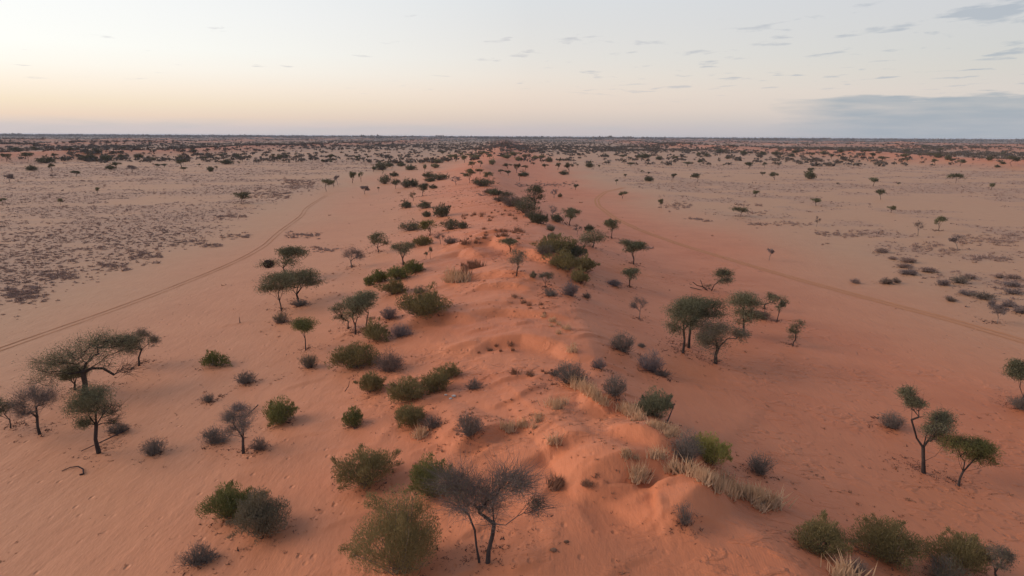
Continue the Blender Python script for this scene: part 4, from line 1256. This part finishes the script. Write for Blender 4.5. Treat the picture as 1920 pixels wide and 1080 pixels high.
ORD = 'first second third fourth fifth sixth seventh eighth ninth tenth eleventh twelfth thirteenth fourteenth fifteenth sixteenth seventeenth eighteenth nineteenth twentieth twenty-first twenty-second'.split()


def ordinal(k, side='left'):
    return ORD[k] + ' from the ' + side


def put_tree(i):
    global ntri
    kind, x, y, h, w, mat, label, kw = C[i]
    p = HP[i]; dep = HD[i]
    s = dep / FPX                                   # metres per pixel there
    ang = math.atan2(CAMZ - p[2], math.hypot(p[0], p[1]))
    W = w * s; H = h * s / math.cos(ang)
    rng = np.random.default_rng(1000 + i)
    name, cat = NAMES[kind]
    big = w * h > 420
    root = link(name, None, None, (p[0], p[1], p[2]))
    if label.startswith('@'):
        lb, gr = SHARED[label[1:]]
        mates = sorted((k for k in range(len(C)) if C[k][6] == label), key=lambda k: C[k][1])
        r_ = mates.index(i)
        tag(root, lb + ', ' + (ordinal(r_) if 2 * r_ < len(mates) else ordinal(len(mates) - 1 - r_, 'right')), cat, gr)
    else:
        tag(root, label, cat)
    rpx = s * 1.875                                 # one pixel of the render in metres
    if kind in 'UTFB':
        tr = kw.get('tr', 0.03 + 0.018 * H)
        lv = kw.get('lv', 1.0)
        if big:
            if 'lobes' in kw:
                L = [(dx * s, rng.normal() * 0.12 * W, dz * s / math.cos(ang), rx * s, rx * s * 0.95, rz * s * 1.2, wt, lf) for dx, dz, rx, rz, wt, lf in kw['lobes']]
                L += [(l[0] * 0.85, rng.normal() * 0.15 * W, l[2] - 0.85 * l[5], l[3] * 0.85, l[4] * 0.85, l[5] * 0.75, l[6] * 0.42, l[7] * 0.7) for l in L if l[6] > 0.75]
                tf = 0.24
            else:
                L, tf = default_lobes(kind, W, H, rng)
                if 'cx' in kw: L = [(l[0] + kw['cx'] * s,) + l[1:] for l in L]
            q3 = lambda P_: [(a * s, rng.normal() * 0.02 * W, b * s / math.cos(ang)) for a, b in P_]
            forks = None
            if 'stem' in kw: forks = [q3(kw['stem'])]; forks[0][0] = (0, 0, 0)
            if 'forks' in kw:
                forks = [q3(f) for f in kw['forks']]; forks[0][0] = (0, 0, 0)
                for f in forks[1:]: f[0] = (f[0][0], 0.15, 0.0)
            th = forks[0][-1][2] if forks else tf * H
            limbs = [q3(lm) for lm in kw.get('limbs', [])]
            ls = max(0.05, rpx * 0.85)
            area = 0.6 * W * H / (ls * ls)
            nleaf = int(np.clip(area * (6.0 if w > 55 else 4.8) * (0.55 if kind == 'F' else 1.0) * (0.13 * lv if kind == 'B' else 1.0), 60, 14000))
            tw = 1.0 if kind == 'B' else (0.45 if kind == 'F' else 0.25)
            ncl = int(np.clip(14 + w * 0.85, 16, 100)) if kind != 'B' else int(np.clip(20 + w, 24, 140))
            a, b, c = grow_tree(rng, H, W, L, limbs, th, tr, mat, nleaf, ls, lean=rng.normal() * 0.15, leafmat=mat, barkmat=BARKFOR.get(mat, 'bark'), twiggy=tw, clumps=ncl, forks=forks, limb_w=kw.get('lw'), branchmat='greybark' if kind == 'B' or mat in ('grey', 'mauve') else None)
            sc = (1, 1, 1)
        else:
            key = (kind, mat, i % 3)
            if key not in PROTO:
                r2 = np.random.default_rng(hash(kind) % 7 + 10 * (i % 3) + len(PROTO))
                L, tf = default_lobes(kind, 5.0, 4.0, r2)
                PROTO[key] = grow_tree(r2, 4.0, 5.0, L, [], tf * 4.0, 0.17, mat, int(700 * (0.35 if kind == 'B' else 0.7 if kind == 'F' else 1)), 0.32, lean=r2.normal() * 0.15, leafmat=mat, barkmat=BARKFOR.get(mat, 'bark'), twiggy=0.2, clumps=18)
            a, b, c = PROTO[key]
            sc = (W / 5.0, W / 5.0, H / 4.0)
            root.rotation_euler = (0, 0, rng.uniform(0, 6.28))
        t = link('trunk', a, root)
        link('branches', b, t)
        link('crown', c, root)
        root.scale = sc
        ntri += 0
    else:
        W *= 1.13
        # a bush seen from above shows its far side over its near one
        H = max((1.12 * h * s - 0.20 * W * math.sin(ang)) / math.cos(ang), 0.40 * W if kind != 'G' else 0.30 * W)
        q = p[:2] + unit(p[:2][None])[0] * 0.26 * W
        z = float(height(np.array([q[0]]), np.array([q[1]]))[0])
        if z - p[2] > 0.5 or z - p[2] < -1.2: q = p[:2]; z = p[2]
        root.location = (q[0], q[1], z)
        style = {'S': 'leaf', 'G': 'twig', 'D': 'dense'}[kind]
        twm = 'greybark' if kind != 'G' else mat
        if mat in ('grey', 'scrub') and kind == 'G': twm = 'greybark'
        if big:
            ls = max(0.035, rpx * (0.95 if style == 'leaf' else 0.78))
            area = 0.7 * W * H / (ls * ls)
            nleaf = int(np.clip(area * {'leaf': 5.2, 'twig': 1.3, 'dense': 3.8}[style], 80, 30000 if style != 'twig' else 4600))
            a, b = grow_shrub(rng, W, H, style, nleaf, ls, mat, twm, kw.get('sparse', 0.0))
            sc = (1, 1, 1)
        else:
            key = (kind, mat, i % 3)
            if key not in PROTO:
                PROTO[key] = grow_shrub(np.random.default_rng(77 + len(PROTO)), 3.0, 1.6, style, {'leaf': 700, 'twig': 320, 'dense': 700}[style], 0.17, mat, twm)
            a, b = PROTO[key]
            sc = (W / 3.0, W / 3.0, H / 1.6)
            root.rotation_euler = (0, 0, rng.uniform(0, 6.28))
        link('stems', a, root)
        link('foliage', b, root)
        root.scale = sc


for i in range(len(C)):
    put_tree(i)

# ------------------------------------------------------------------ nests, dead wood, small finds
def lumpy(name, p, r, mat, seed, bristle=0.0):
    rng = np.random.default_rng(seed)
    nu, nv = 18, 12
    jj, ii = np.meshgrid(np.arange(nv + 1), np.arange(nu), indexing='ij')
    th = math.pi * jj.ravel() / nv; ph = 2 * math.pi * ii.ravel() / nu
    D = np.stack([np.sin(th) * np.cos(ph), np.sin(th) * np.sin(ph), np.cos(th)], -1)
    V = D * np.array(r) * (1 + 0.35 * (fbm(D[:, 0] * 1.9 + seed, D[:, 1] * 1.9 + D[:, 2] * 1.3, 3, seed) - 0.5))[:, None]
    F = [[j * nu + i, j * nu + (i + 1) % nu, (j + 1) * nu + (i + 1) % nu, (j + 1) * nu + i] for j in range(nv) for i in range(nu)]
    o = link(name, mesh_from(name, np.array(V), np.array(F), MAT[mat], smooth=True), None, p)
    if bristle:
        d = unit(rng.normal(size=(160, 3)))
        a = d * np.array(r) * 0.9; b = d * np.array(r) * (1 + bristle * rng.random((160, 1))) + np.array([0, 0, -0.1]) * bristle
        link('straw_ends', tri_mesh('straw_ends', spikes(a, b, 0.02, rng), MAT[mat]), o)['kind'] = 'stuff'
    return o


def near_tree(ix, dx, dz):
    """a point by tree ix, offset in photograph pixels to the side and up"""
    p = HP[ix]; s = HD[ix] / FPX
    return (p[0] + dx * s, p[1], p[2] + dz * s)


idx = {c[6]: k for k, c in enumerate(C)}
k = idx['leaning acacia above the twin umbrella trees carrying a dark nest']
s_ = HD[k] / FPX
tag(lumpy('weaver_nest', near_tree(k, -36, 29), (10 * s_, 8 * s_, 7.5 * s_), 'nest', 4, 0.25), 'dark straw nest of weaver birds hanging in the leaning acacia', 'nest')


def branch(name, pts_px, h_px, r, label, cat='branch', twigs=()):
    a = np.array(pts_px, float)
    p, dep = hit(a[:, 0], a[:, 1], height)
    base = p[0].copy()
    s = dep[0] / FPX
    P = p - base
    P[:, 2] += np.array(h_px) * s
    rr = np.linspace(r, r * 0.45, len(P))
    T = tubes_mesh(name, P[:-1], P[1:], rr[:-1], rr[1:], MAT['wood'], 6)
    o = link(name, T, None, tuple(base))
    for t in twigs:
        q = np.array(t, float) * s
        link('twig', tubes_mesh('twig', q[:-1], q[1:], np.full(len(q) - 1, r * 0.4), np.full(len(q) - 1, r * 0.25), MAT['wood'], 4), o)
    return tag(o, label, cat)


branch('dead_branch', [(150, 891), (157, 890), (156, 882), (147, 877), (132, 878), (116, 884)], (1, 2, 3, 3, 2, 1), 0.06, 'curved dead branch lying on the sand at the lower left')
branch('dead_branch', [(242, 806), (222, 818), (200, 830), (178, 838), (152, 848)], (3, 5, 6, 4, 2), 0.06, 'long fallen branch lying behind the trunk of the tall left acacia')
branch('dead_branch', [(484, 764), (476, 770), (462, 782), (430, 783)], (5, 3, 2, 2), 0.05, 'thin fallen branch beside the little mauve heap of twigs')
branch('dead_branch', [(450, 606), (449, 602)], (0, 8), 0.06, 'short bare stump sticking out of the sand below the left track')
branch('dead_branch', [(1240, 700), (1218, 697), (1200, 696)], (2, 2, 1), 0.04, 'fallen twig at the foot of the mauve open bush', twigs=())
branch('dead_branch', [(648, 758), (655, 752), (657, 748)], (26, 30, 36), 0.035, 'bare forked twig rising from the small bright green ball bush')
branch('dead_branch', [(1248, 800), (1256, 788), (1264, 778)], (2, 12, 26), 0.06, 'pale leaning stem below the dark olive tree-like bush')
for x, y, r, lb in [(845, 748, 0.10, 'left white fragment on the sand by the open olive bush'), (851, 743, 0.13, 'largest white fragment on the sand by the open olive bush'), (836, 741, 0.09, 'small white fragment under the middle olive bush')]:
    p, _ = hit([x], [y], height)
    tag(lumpy('pale_stone', tuple(p[0] + np.array([0, 0, r * 0.3])), (r * 1.4, r, r * 0.7), 'stone', int(x)), lb, 'stone')
for x, y, r, lb in [(1038, 1032, 0.12, 'dark clod with a sand tail on the near slope, lower and larger'), (1062, 1016, 0.09, 'dark clod with a sand tail on the near slope, upper and smaller')]:
    p, _ = hit([x], [y], height)
    tag(lumpy('dark_clod', tuple(p[0] + np.array([0, 0, r * 0.25])), (r * 1.3, r, r * 0.75), 'redgrass', int(x), 0.6), lb, 'clod')

# ------------------------------------------------------------------ grass tufts
def tuft_mesh(rng, n, h, spread, mat, wd, lean=0.0):
    a = rng.normal(size=(n, 3)) * np.array([0.16, 0.16, 0]) * spread
    d = rng.normal(size=(n, 3)) * np.array([0.42, 0.42, 0]) + np.array([lean, 0, 1.0])
    b = a + unit(d) * h * rng.uniform(0.45, 1.05, (n, 1))
    a[:, 2] = -0.05
    return tri_mesh('grass_tuft', spikes(a, b, wd, rng), MAT[mat])


rngG = np.random.default_rng(5)
TUFT = {m: [tuft_mesh(rngG, 44, 1.0, 1.5, m, 0.042) for _ in range(4)] for m in ('straw', 'redgrass')}
GR = [  # line of feet in pixels, how many, height in pixels, material, label, group, scatter in pixels
    ([(1078, 722), (1108, 738), (1140, 762)], 34, 17, 'straw', 'straw grass tuft in the dense row below the dark mauve bush', 'grass row below the mauve bush', 5),
    ([(1165, 766), (1195, 788)], 16, 20, 'straw', 'tall straw grass tuft on the crest left of the dark olive tree-like bush', 'grass on the crest bend', 5),
    ([(1215, 793), (1268, 816)], 22, 17, 'straw', 'straw grass tuft on the crest edge below the dark olive tree-like bush', 'grass on the crest edge', 5),
    ([(1345, 912), (1395, 930), (1450, 952)], 50, 24, 'straw', 'straw grass tuft in the thick pale band at the foot of the near slip face', 'grass band at the slip face foot', 8),
    ([(1270, 884), (1335, 902)], 22, 22, 'straw', 'straw grass tuft in front of the big dark blue-grey bush', 'grass before the blue-grey bush', 6),
    ([(1150, 852), (1245, 862)], 16, 16, 'straw', 'straw grass tuft along the dark hollow on the near mound', 'grass along the hollow', 6),
    ([(1195, 898), (1206, 886)], 7, 30, 'straw', 'tallest leaning straw grass tuft on the near sand lip', 'tall grass on the near lip', 3),
    ([(948, 806), (1008, 788)], 20, 16, 'straw', 'straw grass tuft on the bank right of the blue-grey tangled bush', 'grass on the middle bank', 6),
    ([(1036, 832), (1044, 826)], 5, 18, 'straw', 'pale grass tuft alone in the middle of the near mound', 'lone pale grass of the near mound', 3),
    ([(1255, 885), (1268, 880)], 7, 22, 'straw', 'straw grass tuft on the crest left of the blue-grey bush row', 'grass at the crest shoulder', 5),
    ([(785, 818), (798, 812)], 7, 20, 'straw', 'straw grass tuft in front of the low spreading olive bush', 'grass before the low olive bush', 3),
    ([(1034, 756), (1060, 768)], 10, 18, 'straw', 'straw grass tuft on the mound left of the dense grass row', 'grass left of the dense row', 7),
    ([(955, 700), (1075, 700)], 18, 10, 'redgrass', 'short dry tuft on the brow of the second mound', 'short tufts on the second mound', 10),
    ([(1040, 912), (1058, 905)], 7, 26, 'redgrass', 'brown overhanging grass tuft at the rim of the near bowl', 'brown grass at the bowl rim', 6),
    ([(1092, 912), (1106, 908)], 5, 16, 'redgrass', 'grey-brown spiky tuft just right of the bowl rim grass', 'spiky tufts by the bowl rim', 4),
    ([(1572, 1084), (1600, 1096)], 10, 34, 'straw', 'tall straw grass tuft at the lower right border', 'grass at the lower border', 6),
    ([(1025, 600), (1062, 625), (1075, 655)], 18, 11, 'straw', 'short straw tuft on the right shoulder behind the second mound', 'straw behind the second mound', 9),
    ([(862, 516), (880, 500), (905, 494)], 26, 13, 'redgrass', 'rust-coloured grass tuft heaped below the sharp sand ridges', 'rusty grass heap', 7),
    ([(838, 530), (866, 520)], 12, 18, 'straw', 'tall pale grass tuft below the rusty grass heap', 'pale grass under the heap', 6),
    ([(855, 455), (925, 440), (985, 432)], 42, 8, 'redgrass', 'small rusty tuft on the ridge above the sharp sand lips', 'rusty tufts on the upper ridge', 9),
    ([(870, 410), (940, 398), (975, 404)], 28, 6, 'redgrass', 'tiny rusty tuft on the round upper crest', 'rusty tufts on the upper crest', 8),
    ([(960, 650), (900, 660)], 10, 9, 'redgrass', 'short rusty tuft on the lit edge of the second mound', 'tufts on the lit edge', 7),
    ([(960, 560), (1030, 580)], 14, 9, 'redgrass', 'short rusty tuft below the little two-stemmed tree', 'tufts below the two-stemmed tree', 10),
]
GX, GY, GI = [], [], []
for gi, (line, n, hp, mt, lb, gr, sc) in enumerate(GR):
    n = max(4, int(n * 0.72)); sc = sc * 1.35
    a = np.array(line, float)
    d = np.concatenate([[0], np.cumsum(np.linalg.norm(np.diff(a, axis=0), axis=1))])
    t = rngG.random(n) * d[-1]
    GX.append(np.interp(t, d, a[:, 0]) + rngG.normal(size=n) * sc * 0.5)
    GY.append(np.interp(t, d, a[:, 1]) + rngG.normal(size=n) * sc * 0.5)
    GI += [gi] * n
p, dep = hit(np.concatenate(GX), np.concatenate(GY), height)
for q, dd, gi in zip(p, dep, GI):
    line, n, hp, mt, lb, gr, sc = GR[gi]
    hgt = hp * dd / FPX * rngG.lognormal(0, 0.28)
    o = link('grass_tuft', TUFT[mt][int(rngG.integers(0, 4))], None, tuple(q))
    w = hgt * rngG.uniform(0.7, 1.25)
    o.scale = (w, w, hgt)
    o.rotation_euler = (rngG.normal() * 0.12, rngG.normal() * 0.12, rngG.uniform(0, 6.28))
    tag(o, lb, 'grass tuft', gr)

# ------------------------------------------------------------------ what nobody could count
def scatter_tufts(name, x, y, size, nb, mat, label, seed, flat=0.6, out=0.9):
    """low twiggy cushions, one mesh: nb leaf-slips each"""
    rng = np.random.default_rng(seed)
    z = height(x, y)
    n = len(x)
    c0 = np.repeat(np.stack([x, y, z], -1), nb, 0)
    s = np.repeat(size, nb)
    d = rng.normal(size=(n * nb, 3)); d[:, 2] = np.abs(d[:, 2]) * 0.9 + 0.35
    d = unit(d)
    foot = rng.normal(size=(n * nb, 3)) * np.array([0.28, 0.28, 0]) * s[:, None]
    c = c0 + foot + d * (s * 0.34)[:, None] * np.array([1, 1, flat])
    T = slivers(c, d, s * rng.uniform(0.5, 1.0, n * nb), s * rng.uniform(0.14, 0.34, n * nb), rng)
    o = link(name, tri_mesh(name, T, MAT[mat]))
    tag(o, label, 'scrub', kind='stuff')
    return o


rs = np.random.default_rng(8)


def sample_field(n, y0, y1, side, x_in=66):
    """points in the plain, thinned by the scrub field; as many per metre of view at every distance"""
    y = np.exp(rs.uniform(math.log(y0), math.log(y1), n))
    span = np.minimum(0.86 * y + 40, 900)
    x = side * (x_in + rs.random(n) * np.maximum(span - x_in, 1))
    k = rs.random(n) < scrub_field(x, y) ** 1.3
    return x[k], y[k]


xl, yl = sample_field(34000, 84, 700, -1, 64)
xr, yr = sample_field(26000, 84, 700, 1, 60)
x = np.concatenate([xl, xr]); y = np.concatenate([yl, yr])
sz = rs.lognormal(0, 0.35, len(x)) * (0.24 + 0.0008 * y)
nearm = y < 190
scatter_tufts('plain_scrub', x[nearm], y[nearm], sz[nearm] * 1.05, 18, 'scrub', 'low grey-mauve scrub dotted over the nearer pale plains', 1)
scatter_tufts('plain_scrub', x[~nearm], y[~nearm], sz[~nearm] * 1.25, 8, 'scrub', 'low grey-mauve scrub spread over the farther pale plains', 2)
print('scrub', len(x), nearm.sum())

# small patches that stand clear of the rest
PATCH = [(432, 406, 60, 5, 46), (442, 443, 54, 10, 30), (568, 442, 66, 12, 46), (610, 468, 50, 9, 26), (275, 480, 60, 22, 60), (215, 500, 50, 16, 40), (355, 455, 70, 16, 50), (400, 460, 30, 6, 16), (110, 515, 70, 22, 70), (40, 550, 60, 26, 70), (60, 560, 60, 16, 30),
         (1420, 400, 40, 6, 24), (1300, 411, 34, 5, 22), (1330, 415, 22, 4, 12), (1265, 386, 60, 12, 60), (1590, 439, 130, 12, 90), (1460, 420, 120, 8, 60), (1740, 462, 60, 16, 50), (1780, 470, 40, 8, 20), (1850, 450, 110, 22, 120), (1860, 485, 80, 12, 50), (1890, 535, 50, 40, 60), (1400, 385, 60, 5, 24), (1040, 345, 80, 10, 60), (1010, 348, 90, 6, 50), (1210, 466, 30, 6, 12), (1170, 455, 24, 6, 14), (905, 365, 30, 5, 14), (560, 345, 60, 20, 160), (500, 365, 90, 20, 160)]
px, py, n_ = [], [], []
for cx, cy, w, h, n in PATCH:
    px.append(cx + rs.uniform(-0.5, 0.5, n) * w); py.append(cy + rs.normal(size=n) * h * 0.28)
p, dep = hit(np.concatenate(px), np.concatenate(py), height)
scatter_tufts('plain_scrub', p[:, 0], p[:, 1], rs.lognormal(0, 0.3, len(p)) * (0.42 + 0.0014 * dep), 16, 'scrub', 'separate clumps of low reddish-grey scrub on open sand', 3)

# crumbs of dry stubble and litter on the dune and its foot
n = 5200
y = np.exp(rs.uniform(math.log(24), math.log(300), n))
u = rs.normal(size=n) * 17 - 9
x = crest_x(y) + u
k = rs.random(n) < sstep(0.44, 0.66, fbm(x / 6.0, y / 7.0, 3, 66))
x, y = x[k], y[k]
scatter_tufts('dry_stubble', x, y, rs.lognormal(0, 0.4, len(x)) * (0.11 + 0.0012 * y), 9, 'redgrass', 'short dry stubble peppering the top of the dune', 4)
n = 3000
y = np.exp(rs.uniform(math.log(26), math.log(220), n)); x = rs.uniform(-0.8, 0.8, n) * (y + 6)
k = rs.random(n) < 0.35 * sstep(0.45, 0.62, fbm(x / 12.0, y / 12.0, 2, 67))
x, y = x[k], y[k]
lx, ly = [x], [y]
for i, c in enumerate(C):                     # fallen bits round the feet of the nearer plants
    if c[4] > 24 and HD[i] < 260:
        m_ = int(30 + c[4] * 1.1); W_ = c[4] * HD[i] / FPX
        a_ = rs.uniform(0, 6.283, m_); r_ = np.abs(rs.normal(size=m_)) * 0.42 * W_ + 0.05
        lx.append(HP[i, 0] + r_ * np.cos(a_)); ly.append(HP[i, 1] + 0.2 * W_ + r_ * np.sin(a_))
x, y = np.concatenate(lx), np.concatenate(ly)
scatter_tufts('wood_litter', x, y, rs.lognormal(0, 0.45, len(x)) * (0.075 + 0.0010 * y), 6, 'wood', 'tiny dark twigs and crumbs of litter on the red sand', 5, flat=0.3)

# ------------------------------------------------------------------ far woodland
def far_trees(name, x, y, W, H, nb, mat, label, seed):
    rng = np.random.default_rng(seed)
    z = height(x, y)
    n = len(x)
    s = np.repeat(W, nb); hh = np.repeat(H, nb)
    off = sphere_pts(n * nb, rng, 0.4)
    off[:, 2] = np.abs(off[:, 2]) * 0.9 - 0.12
    c = np.repeat(np.stack([x, y, z], -1), nb, 0) + np.stack([off[:, 0] * s * 0.5, off[:, 1] * s * 0.5, hh * 0.48 + off[:, 2] * hh * 0.5], -1)
    d = unit(rng.normal(size=c.shape))
    T = slivers(c, d, s * rng.uniform(0.22, 0.42, len(c)), s * rng.uniform(0.16, 0.30, len(c)), rng)
    a = np.stack([x, y, z - 0.2], -1)
    T2 = spikes(a, a + np.stack([x * 0, x * 0, H * 0.7], -1), W * 0.035, rng)
    o = link(name, tri_mesh(name, np.concatenate([T, T2]), MAT[mat]))
    tag(o, label, 'woodland', kind='stuff')


def wood_density(x, y):
    v = 0.16 + 0.7 * sstep(0.47, 0.60, fbm(x / 60.0, y / 85.0, 3, 121)) * sstep(0.36, 0.56, fbm(x / 230.0, y / 330.0, 2, 125))
    for x0, hh, ww, k in SIDE_DUNES:
        q = (x - side_x(x0, y, k)) / ww
        v = v + 0.16 * np.exp(-q * q * 0.8)
    q = (x - crest_x(y)) / 34.0
    v = v + 0.05 * np.exp(-q * q) * sstep(500, 700, y)
    v = v * (0.42 + 0.58 * sstep(620, 1400, y))
    return np.clip(v, 0, 1)


def far_points(n, y0, y1, power):
    t = rs.random(n)
    y = (y0 ** power + t * (y1 ** power - y0 ** power)) ** (1 / power)
    x = rs.uniform(-0.84, 0.84, n) * y
    k = rs.random(n) < wood_density(x, y)
    return x[k], y[k]


x, y = far_points(30000, 620, 1900, 1.4)
far_trees('far_woodland', x, y, np.clip(rs.lognormal(1.55, 0.42, len(x)), 2.2, 13), np.clip(rs.lognormal(1.08, 0.3, len(x)), 1.5, 6), 20, 'far', 'distant trees thickening towards the horizon', 1)
print('far A', len(x))
x, y = far_points(44000, 1900, 7000, 0.9)
far_trees('far_woodland', x, y, rs.uniform(4, 11, len(x)), rs.uniform(2.4, 4.6, len(x)), 9, 'far', 'woodland so far off that its trees merge along the horizon', 2)
print('far B', len(x))
x = rs.uniform(-1, 1, 3200); y = np.exp(rs.uniform(math.log(6500), math.log(24000), 3200)); x = x * y * 0.85
far_trees('far_woodland', x, y, rs.uniform(50, 140, len(x)), rs.uniform(1.2, 2.6, len(x)), 12, 'far', 'last belt of trees on the horizon line', 3)

# ------------------------------------------------------------------ air
def build_haze():
    bx_, y0, y1, z0, z1 = 32000.0, -200.0, 27500.0, -6.0, 27.0
    zz = z0
    V = [(sx * bx_, yy, z) for z in (zz, z1) for yy in (y0, y1) for sx in (-1, 1)]
    F = [[0, 2, 3, 1], [4, 5, 7, 6], [0, 1, 5, 4], [2, 6, 7, 3], [0, 4, 6, 2], [1, 3, 7, 5]]
    m, n, l = new_mat('haze')
    v = nd(n, 'ShaderNodeVolumePrincipled')
    v.inputs['Color'].default_value = (0.72, 0.80, 0.95, 1)
    v.inputs['Density'].default_value = 3.2e-5
    v.inputs['Anisotropy'].default_value = 0.0
    o = nd(n, 'ShaderNodeOutputMaterial')
    l.new(v.outputs[0], o.inputs['Volume'])
    ob = link('haze', mesh_from('haze', np.array(V), np.array(F), m))
    tag(ob, 'thin bluish evening haze over the whole plain', 'haze', kind='stuff')


HAZE = True
if HAZE:
    build_haze()
print('objects', len(bpy.data.objects))
